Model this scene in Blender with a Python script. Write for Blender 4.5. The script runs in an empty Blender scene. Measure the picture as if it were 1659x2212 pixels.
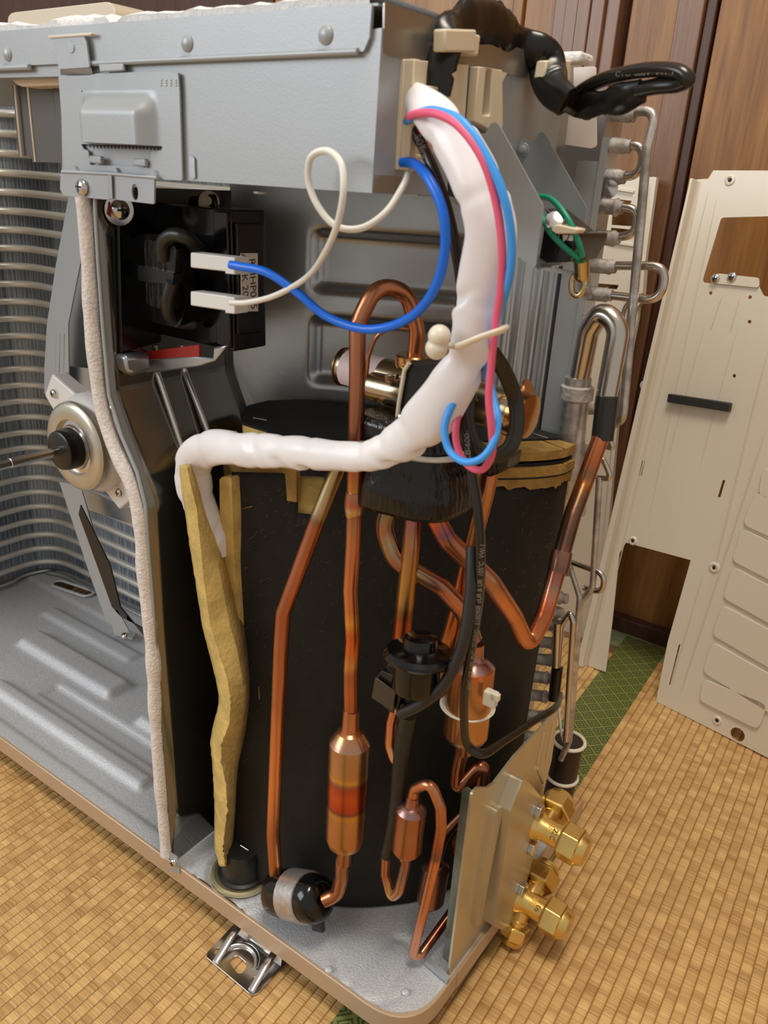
import bpy, bmesh, math, random
from math import sin, cos, pi, radians
from mathutils import Vector, Matrix, noise
from mathutils.geometry import delaunay_2d_cdt
random.seed(4)
C = bpy.context.scene.collection
sc = bpy.context.scene

# ------------------------------------------------------------------ camera
# world: x right along the unit's front, y back, z up; origin below the front right corner of the base pan
FPX = 1763.0; CX, CY = 829.5, 1106.0
CAM = Vector((0.18322, -0.34050, 0.58217))
RT = Vector((0.81022706, 0.5832894, 0.05749421))
DN = Vector((0.26534742, -0.27757294, -0.9233331))
FW = Vector((-0.52261157, 0.7633654, -0.37967145))
cam_d = bpy.data.cameras.new('camera'); cam = bpy.data.objects.new('camera', cam_d); C.objects.link(cam)
cam.matrix_world = Matrix(((RT.x, -DN.x, -FW.x, CAM.x), (RT.y, -DN.y, -FW.y, CAM.y), (RT.z, -DN.z, -FW.z, CAM.z), (0, 0, 0, 1)))
cam_d.sensor_fit = 'VERTICAL'; cam_d.sensor_height = 36; cam_d.lens = FPX / 2212 * 36
cam_d.clip_start = 0.01; cam_d.dof.use_dof = True; cam_d.dof.focus_distance = 0.78; cam_d.dof.aperture_fstop = 16.0
sc.camera = cam

# ------------------------------------------------------------------ world, lights, exposure
w = bpy.data.worlds.new('room_light'); sc.world = w; w.use_nodes = True
w.node_tree.nodes['Background'].inputs[0].default_value = (1.0, 0.93, 0.84, 1)
w.node_tree.nodes['Background'].inputs[1].default_value = 0.50
def area(name, loc, target, size, power, col, sy=None):
    l = bpy.data.lights.new(name, 'AREA'); l.energy = power; l.size = size; l.color = col
    if sy: l.shape = 'RECTANGLE'; l.size_y = sy
    o = bpy.data.objects.new(name, l); C.objects.link(o); o.location = loc
    o.rotation_euler = (Vector(target) - Vector(loc)).to_track_quat('-Z', 'Y').to_euler()
    return o
area('ceiling_lamp', (0.15, -0.15, 2.15), (-0.1, 0.2, 0.0), 0.55, 24, (1.0, 0.90, 0.76))
area('window_light', (-1.7, -2.0, 1.5), (-0.3, 0.1, 0.35), 1.5, 37, (0.92, 0.96, 1.0), 1.3)
sc.view_settings.view_transform = 'Standard'; sc.view_settings.look = 'None'
sc.view_settings.gamma = 1.0; sc.view_settings.use_curve_mapping = False
sc.view_settings.exposure = 0.0

# ------------------------------------------------------------------ helpers
def ray(px, py): return RT * (px - CX) + DN * (py - CY) + FW * FPX
def at(px, py, x=None, y=None, z=None):
    r = ray(px, py)
    if x is not None: k = (x - CAM.x) / r.x
    elif y is not None: k = (y - CAM.y) / r.y
    else: k = (z - CAM.z) / r.z
    return CAM + r * k
def dist(p): return (Vector(p) - CAM).dot(FW)
def rad(wpx, p): return wpx / 2 * dist(p) / FPX
def lin(c):
    return tuple(((v / 255) / 12.92 if v / 255 < 0.04045 else ((v / 255 + 0.055) / 1.055) ** 2.4) for v in c)

def cul(c): return lin(tuple(v * .80 + w_ * .20 for v, w_ in zip(c, (238, 206, 176))))     # copper tints, a little lighter
class F:                                   # a plane with its own 2-D coordinates and depth
    def __init__(s, P0, u, v, n=None):
        s.P = Vector(P0); s.u = Vector(u).normalized(); s.v = Vector(v).normalized()
        s.n = Vector(n).normalized() if n else s.u.cross(s.v).normalized()
    def ab(s, px, py, d=0):
        r = ray(px, py); o = s.P + s.n * d
        k = (o - CAM).dot(s.n) / r.dot(s.n); q = CAM + r * k - o
        return (q.dot(s.u), q.dot(s.v))
    def w(s, a, b, d=0): return s.P + s.u * a + s.v * b + s.n * d
def FY(y): return F((0, y, 0), (1, 0, 0), (0, 0, 1), (0, -1, 0))
def FX(x): return F((x, 0, 0), (0, 1, 0), (0, 0, 1), (1, 0, 0))
def FZ(z): return F((0, 0, z), (1, 0, 0), (0, 1, 0), (0, 0, 1))

MATS = {}
def mat(name, col, metal=0.0, rough=0.5, var=0.0, vscale=30.0, bump=0.0, bscale=200.0, attr=False,
        rvar=0.0, spec=0.5, trans=0.0, sub=0.0, vcol=None, stretch=(1, 1, 1), coat=0.0, aniso=0.0):
    m = bpy.data.materials.new(name); m.use_nodes = True; nt = m.node_tree; b = nt.nodes['Principled BSDF']
    N = nt.nodes.new; L = nt.links.new
    col = lin(col); b.inputs['Base Color'].default_value = (*col, 1)
    b.inputs['Metallic'].default_value = metal; b.inputs['Roughness'].default_value = rough
    b.inputs['Specular IOR Level'].default_value = spec
    b.inputs['Coat Weight'].default_value = coat
    if trans: b.inputs['Transmission Weight'].default_value = trans
    if sub:
        b.inputs['Subsurface Weight'].default_value = sub; b.inputs['Subsurface Radius'].default_value = (.01, .008, .006)
        b.inputs['Subsurface Scale'].default_value = 0.5
    tc = N('ShaderNodeTexCoord'); mp = N('ShaderNodeMapping'); L(tc.outputs['Object'], mp.inputs[0])
    mp.inputs['Scale'].default_value = stretch
    src = None
    if attr:
        a = N('ShaderNodeAttribute'); a.attribute_name = 'Col'; src = a.outputs['Color']
    if var or vcol:
        n = N('ShaderNodeTexNoise'); n.inputs['Scale'].default_value = vscale; n.inputs['Detail'].default_value = 6
        L(mp.outputs[0], n.inputs['Vector'])
        mx = N('ShaderNodeMix'); mx.data_type = 'RGBA'; mx.blend_type = 'MIX' if vcol else 'MULTIPLY'
        rp = N('ShaderNodeMapRange'); rp.inputs[1].default_value = 0.35; rp.inputs[2].default_value = 0.65
        L(n.outputs['Fac'], rp.inputs[0])
        if vcol:
            mx.inputs[7].default_value = (*lin(vcol), 1); rp.inputs[4].default_value = var or 1
        else:
            k = 1 - var; mx.inputs[7].default_value = (k, k, k, 1)
        L(rp.outputs[0], mx.inputs[0])
        if src: L(src, mx.inputs[6])
        else: mx.inputs[6].default_value = (*col, 1)
        src = mx.outputs[2]
        if rvar:
            r2 = N('ShaderNodeMapRange'); r2.inputs[3].default_value = max(0.02, rough - rvar); r2.inputs[4].default_value = rough + rvar
            L(n.outputs['Fac'], r2.inputs[0]); L(r2.outputs[0], b.inputs['Roughness'])
    if src: L(src, b.inputs['Base Color'])
    if bump:
        n = N('ShaderNodeTexNoise'); n.inputs['Scale'].default_value = bscale; n.inputs['Detail'].default_value = 3
        L(mp.outputs[0], n.inputs['Vector'])
        bp = N('ShaderNodeBump'); bp.inputs['Strength'].default_value = bump; bp.inputs['Distance'].default_value = 0.001
        L(n.outputs['Fac'], bp.inputs['Height']); L(bp.outputs[0], b.inputs['Normal'])
    MATS[name] = m
    return m

steel = mat('coated_steel', (166, 171, 175), 0.28, 0.42, 0.06, 8, 0.06, 900)
steel_d = mat('galvanised_steel', (188, 193, 198), 0.85, 0.30, 0.12, 14, 0.05, 300, rvar=0.06)
steel_p = mat('partition_steel', (168, 166, 160), 0.8, 0.30, 0.10, 9, 0.03, 500)
pansteel = mat('speckled_zinc', (204, 206, 210), 0.22, 0.46, 0.22, 700, 0.5, 700)
part_steel = mat('partition_sheet', (132, 128, 120), 0.95, 0.17, 0.10, 9, 0.03, 500)
black_vinyl = mat('black_vinyl', (20, 19, 18), 0.0, 0.28, bump=0.3, bscale=90)
shiny = mat('bright_steel', (212, 210, 208), 1.0, 0.20, 0.05, 40)
alu = mat('dull_aluminium', (200, 194, 188), 0.7, 0.36, 0.45, 90, 0.3, 260, rvar=0.1)
alu_s = mat('drawn_aluminium', (205, 198, 190), 1.0, 0.22, 0.08, 30, stretch=(1, 1, .2))
flux = mat('flux_coated_aluminium', (206, 199, 193), 0.2, 0.8, 0.5, 120, 0.8, 300)
cream_paint = mat('beige_enamel', (216, 206, 188), 0.0, 0.28, 0.03, 4, 0.05, 900)
cream_edge = mat('beige_rim_paint', (188, 162, 134), 0.1, 0.4, 0.05, 10)
plastic_c = mat('cream_plastic', (226, 212, 186), 0.0, 0.42, 0.03, 20, sub=0.05)
white_pl = mat('white_plastic', (225, 224, 222), 0.0, 0.35)
nylon = mat('nylon', (226, 218, 200), 0.0, 0.35, sub=0.3)
foam = mat('white_foam', (238, 236, 234), 0.0, 0.95, 0.12, 300, 1.0, 420)
foam_g = mat('aged_foam', (228, 220, 214), 0.0, 0.95, 0.15, 200, 1.0, 500)
copper = mat('copper', (200, 120, 80), 0.93, 0.27, 0.34, 26, 0.08, 160, attr=True, rvar=0.06, stretch=(1, 1, .4))
brass = mat('brass', (232, 200, 124), 1.0, 0.30, 0.12, 60, 0.05, 300)
black_felt = mat('black_sheet', (36, 33, 30), 0.0, 0.62, 0.25, 60, 0.25, 300, spec=0.3)
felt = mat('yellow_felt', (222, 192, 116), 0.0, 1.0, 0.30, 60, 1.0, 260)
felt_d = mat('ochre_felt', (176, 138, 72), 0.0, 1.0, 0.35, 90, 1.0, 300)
black_pl = mat('black_plastic', (18, 18, 18), 0.0, 0.30, 0.0)
black_gl = mat('black_lacquer', (10, 10, 11), 0.0, 0.14, 0.0, bump=0.15, bscale=40)
black_tape = mat('black_tape', (20, 17, 13), 0.0, 0.16, 0.3, 120, 0.9, 120, stretch=(3, 3, .5))
black_rub = mat('black_rubber', (34, 33, 31), 0.0, 0.38, 0.0)
pvc = mat('black_pvc', (32, 28, 22), 0.0, 0.24, bump=0.2, bscale=60)
sleeve_w = mat('white_vinyl', (240, 238, 240), 0.0, 0.30, 0.04, 20, 0.1, 60, sub=0.15)
red_t = mat('red_tape', (150, 30, 18), 0.0, 0.42)
blue_w = mat('blue_wire', (16, 112, 236), 0.0, 0.33)
lblue_w = mat('light_blue_wire', (66, 160, 246), 0.0, 0.42)
pink_w = mat('pink_wire', (232, 96, 130), 0.0, 0.42)
white_w = mat('white_wire', (226, 224, 214), 0.0, 0.34)
orange_w = mat('orange_wire', (214, 92, 26), 0.0, 0.35)
red_w = mat('red_wire', (206, 52, 34), 0.0, 0.35)
green_w = mat('green_wire', (16, 140, 108), 0.0, 0.38)
motor_w = mat('motor_resin', (226, 222, 218), 0.0, 0.36, 0.06, 60)
paper = mat('paper_label', (228, 224, 218), 0.0, 0.6)
ink = mat('black_ink', (26, 24, 24), 0.0, 0.6)
silv_tape = mat('aluminium_tape', (196, 190, 188), 0.8, 0.36, 0.15, 200, 0.4, 200)
valve_br = mat('bronze_tone_steel', (196, 182, 152), 1.0, 0.24, 0.2, 20, vcol=None, rvar=0.05)
fin_m = None

def join(o, parent):                         # keep world coordinates under a parent Empty that sits at the thing's base
    o.parent = parent
    if parent.type == 'EMPTY': o.matrix_parent_inverse = Matrix.Translation(-parent.location)
def obj(name, verts, faces, m, parent=None, smooth=False, cols=None, mats=None, fm=None):
    me = bpy.data.meshes.new(name); me.from_pydata([tuple(v) for v in verts], [], faces); me.update()
    if mats:
        for x in mats: me.materials.append(x)
        if fm: me.polygons.foreach_set('material_index', fm)
    else: me.materials.append(m)
    if smooth: me.polygons.foreach_set('use_smooth', [True] * len(me.polygons))
    if cols:
        a = me.color_attributes.new('Col', 'FLOAT_COLOR', 'POINT')
        flat = []
        for c in cols: flat += [c[0], c[1], c[2], 1]
        a.data.foreach_set('color', flat)
    o = bpy.data.objects.new(name, me); C.objects.link(o)
    if parent: join(o, parent)
    return o
def fixn(o, ang=35):
    bm = bmesh.new(); bm.from_mesh(o.data); bmesh.ops.recalc_face_normals(bm, faces=bm.faces); bm.to_mesh(o.data); bm.free()
    if ang is not None:
        o.data.polygons.foreach_set('use_smooth', [True] * len(o.data.polygons)); o.data.set_sharp_from_angle(angle=radians(ang))
    return o
def bev(o, wd, seg=2):
    b = o.modifiers.new('bevel', 'BEVEL'); b.width = wd; b.segments = seg; b.limit_method = 'ANGLE'; b.angle_limit = radians(40)
    return o
def tag(o, label, cat, group=None, kind=None):
    if label: o['label'] = label
    if cat: o['category'] = cat
    if group: o['group'] = group
    if kind: o['kind'] = kind
    return o
def thing(name, label, cat, loc=(0, 0, 0), group=None):
    # an Empty at the thing's base; its parts are built in world coordinates and re-parented in place
    o = bpy.data.objects.new(name, None); C.objects.link(o); o.empty_display_size = .02
    o.location = loc
    return tag(o, label, cat, group)
def rnd(poly, r, seg=5):
    out = []; n = len(poly)
    rr = r if isinstance(r, (list, tuple)) else [r] * n
    for i in range(n):
        p = Vector(poly[i][:2]); a = Vector(poly[i - 1][:2]); b = Vector(poly[(i + 1) % n][:2])
        if rr[i] <= 0: out.append(tuple(p)); continue
        da = (a - p); db = (b - p); la, lb = da.length, db.length; da.normalize(); db.normalize()
        k = max(-.9999, min(.9999, da.dot(db))); ang = math.acos(k)
        t = min(rr[i] / max(math.tan(ang / 2), .05), la * .48, lb * .48)
        s, e = p + da * t, p + db * t
        for j in range(seg + 1):
            q = j / seg; out.append(tuple((1 - q) ** 2 * s + 2 * q * (1 - q) * p + q * q * e))
    return out
def circ(a, b, r, n=16, rb=None):
    rb = rb or r
    return [(a + r * cos(2 * pi * i / n), b + rb * sin(2 * pi * i / n)) for i in range(n)]
def prism(name, fr, poly, d0, d1, m, parent=None, px=True, r=0, holes=(), bv=0, smooth=None):
    """flat sheet or block: outline in pixels (or plane coordinates) extruded between two depths of its plane"""
    P = [fr.ab(*p) for p in poly] if px else [tuple(p) for p in poly]
    if r: P = rnd(P, r)
    loops = [P] + [list(h) for h in holes]
    flat = [q for l in loops for q in l]
    n = len(flat)
    V = [fr.w(q[0], q[1], d0) for q in flat] + [fr.w(q[0], q[1], d1) for q in flat]
    if holes or len(P) > 4:
        E_ = []; k = 0
        for l in loops:
            E_ += [(k + i, k + (i + 1) % len(l)) for i in range(len(l))]; k += len(l)
        cv, _, cf, _, _, _ = delaunay_2d_cdt([Vector(q) for q in flat], E_, [tuple(range(len(P)))], 2, 1e-7)
        m0 = len(V); V += [fr.w(q[0], q[1], d0) for q in cv] + [fr.w(q[0], q[1], d1) for q in cv]; c_ = len(cv)
        Fc = [tuple(i + m0 for i in t) for t in cf] + [tuple(i + m0 + c_ for i in reversed(t)) for t in cf]
    else:
        Fc = [tuple(range(n)), tuple(i + n for i in reversed(range(n)))]
    k = 0
    for l in loops:
        c = len(l)
        for i in range(c):
            j = (i + 1) % c; Fc.append((k + i, k + j, k + j + n, k + i + n))
        k += c
    o = obj(name, V, Fc, m, parent)
    bm = bmesh.new(); bm.from_mesh(o.data); bmesh.ops.remove_doubles(bm, verts=bm.verts, dist=2e-7); bmesh.ops.recalc_face_normals(bm, faces=bm.faces)
    bm.to_mesh(o.data); bm.free(); fixn(o, 30)
    if bv: bev(o, bv)
    return o
def box(name, lo, hi, m, parent=None, bv=0):
    x0, y0, z0 = lo; x1, y1, z1 = hi
    V = [(x0, y0, z0), (x1, y0, z0), (x1, y1, z0), (x0, y1, z0), (x0, y0, z1), (x1, y0, z1), (x1, y1, z1), (x0, y1, z1)]
    Fc = [(0, 3, 2, 1), (4, 5, 6, 7), (0, 1, 5, 4), (1, 2, 6, 5), (2, 3, 7, 6), (3, 0, 4, 7)]
    o = obj(name, V, Fc, m, parent)
    if bv: bev(o, bv)
    return o
def obox(name, cen, ax, ay, az, m, parent=None, bv=0):
    c = Vector(cen); ax, ay, az = Vector(ax), Vector(ay), Vector(az)
    V = [c + ax * i + ay * j + az * k for k in (-1, 1) for i, j in ((-1, -1), (1, -1), (1, 1), (-1, 1))]
    Fc = [(0, 3, 2, 1), (4, 5, 6, 7), (0, 1, 5, 4), (1, 2, 6, 5), (2, 3, 7, 6), (3, 0, 4, 7)]
    o = obj(name, V, Fc, m, parent); fixn(o, None)
    if bv: bev(o, bv)
    return o
def frame_of(d, up=None):
    d = Vector(d).normalized(); up = Vector(up or ((0, 0, 1) if abs(d.z) < .9 else (1, 0, 0)))
    a = up.cross(d).normalized(); return a, d.cross(a)
def lathe(name, P0, d, prof, m, parent=None, n=28, ang=40, col=None, hexn=None):
    """prof: list of (distance along the axis, radius)"""
    P0 = Vector(P0); d = Vector(d).normalized(); a, b = frame_of(d); V = []; Fc = []; K = hexn or n
    for (t, r) in prof:
        for i in range(K):
            th = 2 * pi * i / K; V.append(P0 + d * t + (a * cos(th) + b * sin(th)) * r)
    for j in range(len(prof) - 1):
        for i in range(K):
            k = (i + 1) % K; Fc.append((j * K + i, j * K + k, (j + 1) * K + k, (j + 1) * K + i))
    Fc.append(tuple(reversed(range(K)))); Fc.append(tuple(range((len(prof) - 1) * K, len(prof) * K)))
    cs = None
    if col:
        cs = []
        for (t, r) in prof:
            c = col(t) if callable(col) else col
            cs += [c] * K
    o = obj(name, V, Fc, m, parent, cols=cs); return fixn(o, ang)
def catmull(P, seg=10):
    P = [Vector(p) for p in P]; Q = [P[0] * 2 - P[1]] + P + [P[-1] * 2 - P[-2]]; out = []
    for i in range(1, len(Q) - 2):
        p0, p1, p2, p3 = Q[i - 1], Q[i], Q[i + 1], Q[i + 2]
        t0 = 0; t1 = t0 + max((p1 - p0).length, 1e-6) ** .5; t2 = t1 + max((p2 - p1).length, 1e-6) ** .5; t3 = t2 + max((p3 - p2).length, 1e-6) ** .5
        for k in range(seg):
            t = t1 + (t2 - t1) * k / seg
            A1 = p0 * ((t1 - t) / (t1 - t0)) + p1 * ((t - t0) / (t1 - t0)); A2 = p1 * ((t2 - t) / (t2 - t1)) + p2 * ((t - t1) / (t2 - t1)); A3 = p2 * ((t3 - t) / (t3 - t2)) + p3 * ((t - t2) / (t3 - t2))
            B1 = A1 * ((t2 - t) / (t2 - t0)) + A2 * ((t - t0) / (t2 - t0)); B2 = A2 * ((t3 - t) / (t3 - t1)) + A3 * ((t - t1) / (t3 - t1))
            out.append(B1 * ((t2 - t) / (t2 - t1)) + B2 * ((t - t1) / (t2 - t1)))
    out.append(P[-1]); return out
def fillet(P, r, seg=8):
    P = [Vector(p) for p in P]; out = [P[0]]
    rr = r if isinstance(r, (list, tuple)) else [r] * len(P)
    for i in range(1, len(P) - 1):
        p = P[i]; da = P[i - 1] - p; db = P[i + 1] - p; la, lb = da.length, db.length; da.normalize(); db.normalize()
        ang = math.acos(max(-.9999, min(.9999, da.dot(db))))
        t = min(rr[i] / max(math.tan(ang / 2), .02), la * .49, lb * .49); s, e = p + da * t, p + db * t
        for j in range(seg + 1):
            q = j / seg; out.append((1 - q) ** 2 * s + 2 * q * (1 - q) * p + q * q * e)
    out.append(P[-1]); return out
def resample(P, step):
    out = [P[0]]; 
    for i in range(1, len(P)):
        L = (P[i] - P[i - 1]).length; k = max(1, int(L / step))
        for j in range(1, k + 1): out.append(P[i - 1].lerp(P[i], j / k))
    return out
def sweep(name, path, r, m, parent=None, n=14, col=None, flat=None, wob=0, caps=True, up0=None, ang=60):
    """r: radius or function of t in 0..1; flat: function/float squeezing the second axis; col: [(t,(r,g,b))...] sRGB stops"""
    path = [p for i, p in enumerate(path) if i == 0 or (p - path[i - 1]).length > 1e-5]
    T = []; N = len(path)
    for i in range(N):
        T.append((path[min(i + 1, N - 1)] - path[max(i - 1, 0)]).normalized())
    a, _ = frame_of(T[0], up0); Ls = [0]
    for i in range(1, N): Ls.append(Ls[-1] + (path[i] - path[i - 1]).length)
    tot = Ls[-1]; V = []; Fc = []; cs = []
    for i in range(N):
        a = (a - T[i] * a.dot(T[i])).normalized(); b = T[i].cross(a)
        t = Ls[i] / tot; R = r(t) if callable(r) else r; fl = (flat(t) if callable(flat) else flat) if flat else 1
        cc = None
        if col:
            for k in range(len(col) - 1):
                if col[k][0] <= t <= col[k + 1][0]:
                    q = (t - col[k][0]) / max(1e-6, col[k + 1][0] - col[k][0]); c0, c1 = cul(col[k][1]), cul(col[k + 1][1])
                    cc = tuple(c0[x] * (1 - q) + c1[x] * q for x in range(3)); break
            cc = cc or cul(col[-1][1])
        for j in range(n):
            th = 2 * pi * j / n; rr = R
            if wob:
                q = path[i] + (a * cos(th) + b * sin(th)) * R
                rr = R * (1 + wob * noise.noise(q * 45) + wob * .6 * noise.noise(q * 110))
            V.append(path[i] + a * (cos(th) * rr) + b * (sin(th) * rr * fl))
            if cc: cs.append(cc)
        if i:
            for j in range(n):
                k = (j + 1) % n; Fc.append(((i - 1) * n + j, (i - 1) * n + k, i * n + k, i * n + j))
    if caps: Fc.append(tuple(reversed(range(n)))); Fc.append(tuple(range((N - 1) * n, N * n)))
    o = obj(name, V, Fc, m, parent, cols=cs or None); return fixn(o, ang)
def PX(pts):                                # (px, py, y) or (px, py, 'x', value) or a Vector
    out = []
    for p in pts:
        if isinstance(p, Vector): out.append(p)
        elif len(p) == 4: out.append(at(p[0], p[1], **{p[2]: p[3]}))
        else: out.append(at(p[0], p[1], y=p[2]))
    return out
def wire(name, pts, wpx, m, parent=None, n=10, seg=10, **k):
    P = PX(pts); r = k.pop('r', None) or rad(wpx, P[len(P) // 2])
    return sweep(name, catmull(P, seg), r, m, parent, n=n, **k)
def pipe(name, pts, wpx, m=None, parent=None, fr=.012, n=18, step=.004, **k):
    P = PX(pts); r = k.pop('r', None) or rad(wpx, P[len(P) // 2])
    return sweep(name, resample(fillet(P, fr), step), r, m or copper, parent, n=n, **k)
def relief(name, fr, a0, a1, b0, b1, res, fn, m, parent=None, back=.001):
    na = max(2, int((a1 - a0) / res)); nb = max(2, int((b1 - b0) / res)); V = []; Fc = []
    for j in range(nb + 1):
        for i in range(na + 1):
            a = a0 + (a1 - a0) * i / na; b = b0 + (b1 - b0) * j / nb; V.append(fr.w(a, b, fn(a, b)))
    for j in range(nb):
        for i in range(na):
            k = j * (na + 1) + i; Fc.append((k, k + 1, k + na + 2, k + na + 1))
    o = obj(name, V, Fc, m, parent, smooth=True); return o
def pad(a, b, a0, a1, b0, b1, h, s):        # smooth-edged plateau
    def e(x): x = max(0, min(1, x)); return x * x * (3 - 2 * x)
    dx = min(a - a0, a1 - a); dy = min(b - b0, b1 - b); return h * e(dx / s) * e(dy / s)
def text(name, s, P, dx, dy, size, m, parent=None, ext=.00008):
    cu = bpy.data.curves.new(name, 'FONT'); cu.body = s; cu.size = size; cu.align_x = 'CENTER'; cu.align_y = 'CENTER'; cu.extrude = ext
    o = bpy.data.objects.new('tmp', cu); C.objects.link(o)
    dx = Vector(dx).normalized(); n = dx.cross(Vector(dy)).normalized(); dy = n.cross(dx)
    me = bpy.data.meshes.new_from_object(o); bpy.data.objects.remove(o); me.name = name
    me.transform(Matrix(((dx.x, dy.x, n.x, P[0]), (dx.y, dy.y, n.y, P[1]), (dx.z, dy.z, n.z, P[2]), (0, 0, 0, 1))))
    me.materials.clear(); me.materials.append(m)
    q = bpy.data.objects.new(name, me); C.objects.link(q)
    if parent: join(q, parent)
    return q
def screw(name, P, d, r, m, parent):
    P = Vector(P); d = Vector(d).normalized()
    s = lathe(name, P, d, [(0, r), (r * .25, r), (r * .55, r * .8), (r * .7, r * .4), (r * .72, .0002)], m, parent, n=20)
    a, b = frame_of(d)
    for q in (a, b):
        x = obox('cross_recess', P + d * r * .62, q * r * .55, d.cross(q) * r * .12, d * r * .12, ink, s)
    return s

CU = (214, 132, 92); CUB = (150, 88, 56); BRZ = (176, 146, 92); ORG = (216, 96, 36); YEL = (206, 150, 60); PUR = (124, 74, 70); DK = (84, 56, 44); GRN = (140, 128, 104)
exec_order = []

# ================================================================== SETTING
# ---- floor: tatami of rush rows; rows run away from the camera
def tatami_mat_material():
    m = bpy.data.materials.new('woven_rush'); m.use_nodes = True; nt = m.node_tree; b = nt.nodes['Principled BSDF']; N = nt.nodes.new; L = nt.links.new
    tc = N('ShaderNodeTexCoord'); sx = N('ShaderNodeSeparateXYZ'); L(tc.outputs['Object'], sx.inputs[0])
    dv = N('ShaderNodeMath'); dv.operation = 'DIVIDE'; dv.inputs[1].default_value = .009; L(sx.outputs[0], dv.inputs[0])
    fl = N('ShaderNodeMath'); fl.operation = 'FLOOR'; L(dv.outputs[0], fl.inputs[0])
    ml = N('ShaderNodeMath'); ml.operation = 'MULTIPLY'; ml.inputs[1].default_value = 3.71; L(fl.outputs[0], ml.inputs[0])
    yy = N('ShaderNodeMath'); yy.operation = 'MULTIPLY'; yy.inputs[1].default_value = 70; L(sx.outputs[1], yy.inputs[0])
    cb = N('ShaderNodeCombineXYZ'); L(ml.outputs[0], cb.inputs[0]); L(yy.outputs[0], cb.inputs[1])
    n1 = N('ShaderNodeTexNoise'); n1.inputs['Scale'].default_value = 1; n1.inputs['Detail'].default_value = 1; L(cb.outputs[0], n1.inputs['Vector'])
    y2 = N('ShaderNodeMath'); y2.operation = 'MULTIPLY'; y2.inputs[1].default_value = 620; L(sx.outputs[1], y2.inputs[0])
    x2 = N('ShaderNodeMath'); x2.operation = 'MULTIPLY'; x2.inputs[1].default_value = 12; L(sx.outputs[0], x2.inputs[0])
    ad = N('ShaderNodeMath'); ad.operation = 'ADD'; L(ml.outputs[0], ad.inputs[0]); L(x2.outputs[0], ad.inputs[1])
    c2 = N('ShaderNodeCombineXYZ'); L(ad.outputs[0], c2.inputs[0]); L(y2.outputs[0], c2.inputs[1])
    n2 = N('ShaderNodeTexNoise'); n2.inputs['Scale'].default_value = 1; n2.inputs['Detail'].default_value = 2; L(c2.outputs[0], n2.inputs['Vector'])
    r = N('ShaderNodeValToRGB'); e = r.color_ramp.elements
    e[0].position = .34; e[0].color = (*lin((168, 124, 72)), 1); e[1].position = .66; e[1].color = (*lin((222, 182, 120)), 1)
    mx = N('ShaderNodeMix'); mx.inputs[0].default_value = .5; L(n1.outputs['Fac'], mx.inputs[2]); L(n2.outputs['Fac'], mx.inputs[3]); L(mx.outputs[0], r.inputs[0])
    # dark twine line in the groove between rows
    fr = N('ShaderNodeMath'); fr.operation = 'FRACT'; L(dv.outputs[0], fr.inputs[0])
    pp = N('ShaderNodeMath'); pp.operation = 'PINGPONG'; pp.inputs[1].default_value = .5; L(fr.outputs[0], pp.inputs[0])
    mr = N('ShaderNodeMapRange'); mr.inputs[1].default_value = .0; mr.inputs[2].default_value = .10; L(pp.outputs[0], mr.inputs[0])
    m2 = N('ShaderNodeMix'); m2.data_type = 'RGBA'; m2.inputs[6].default_value = (*lin((140, 102, 56)), 1); L(mr.outputs[0], m2.inputs[0]); L(r.outputs[0], m2.inputs[7])
    L(m2.outputs[2], b.inputs['Base Color']); b.inputs['Roughness'].default_value = .42
    bp = N('ShaderNodeBump'); bp.inputs['Strength'].default_value = .55; bp.inputs['Distance'].default_value = .0012; L(n2.outputs['Fac'], bp.inputs['Height']); L(bp.outputs[0], b.inputs['Normal'])
    return m
rush = tatami_mat_material()
fl = box('floor', (-2.2, -1.6, -.03), (1.6, .72, -.0035), mat('floor_board', (120, 90, 60), 0, .7)); tag(fl, 'straw tatami floor under the whole scene', None, kind='structure')
def tatami(x0, x1, y0, y1):
    V = []; Fc = []; p = .009; i0 = int(math.floor(x0 / p)); i1 = int(math.ceil(x1 / p)); prof = [(0, -.0009), (.12, -.0002), (.35, 0), (.65, 0), (.88, -.0002)]
    xs = [((i + t) * p, z) for i in range(i0, i1) for t, z in prof] + [(i1 * p, -.0013)]
    for x, z in xs: V += [(x, y0, z), (x, y1, z)]
    for i in range(len(xs) - 1): Fc.append((2 * i, 2 * i + 2, 2 * i + 3, 2 * i + 1))
    n = len(V); V += [(xs[0][0], y0, -.003), (xs[-1][0], y0, -.003), (xs[-1][0], y1, -.003), (xs[0][0], y1, -.003)]; Fc.append((n, n + 1, n + 2, n + 3))
    o = obj('tatami_mat', V, Fc, rush, fl); fixn(o, 60); o.rotation_euler.z = radians(2.58); return o
tatami(-1.9, -.064, -1.3, .64); tatami(-.008, 1.4, -1.3, .70)
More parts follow.
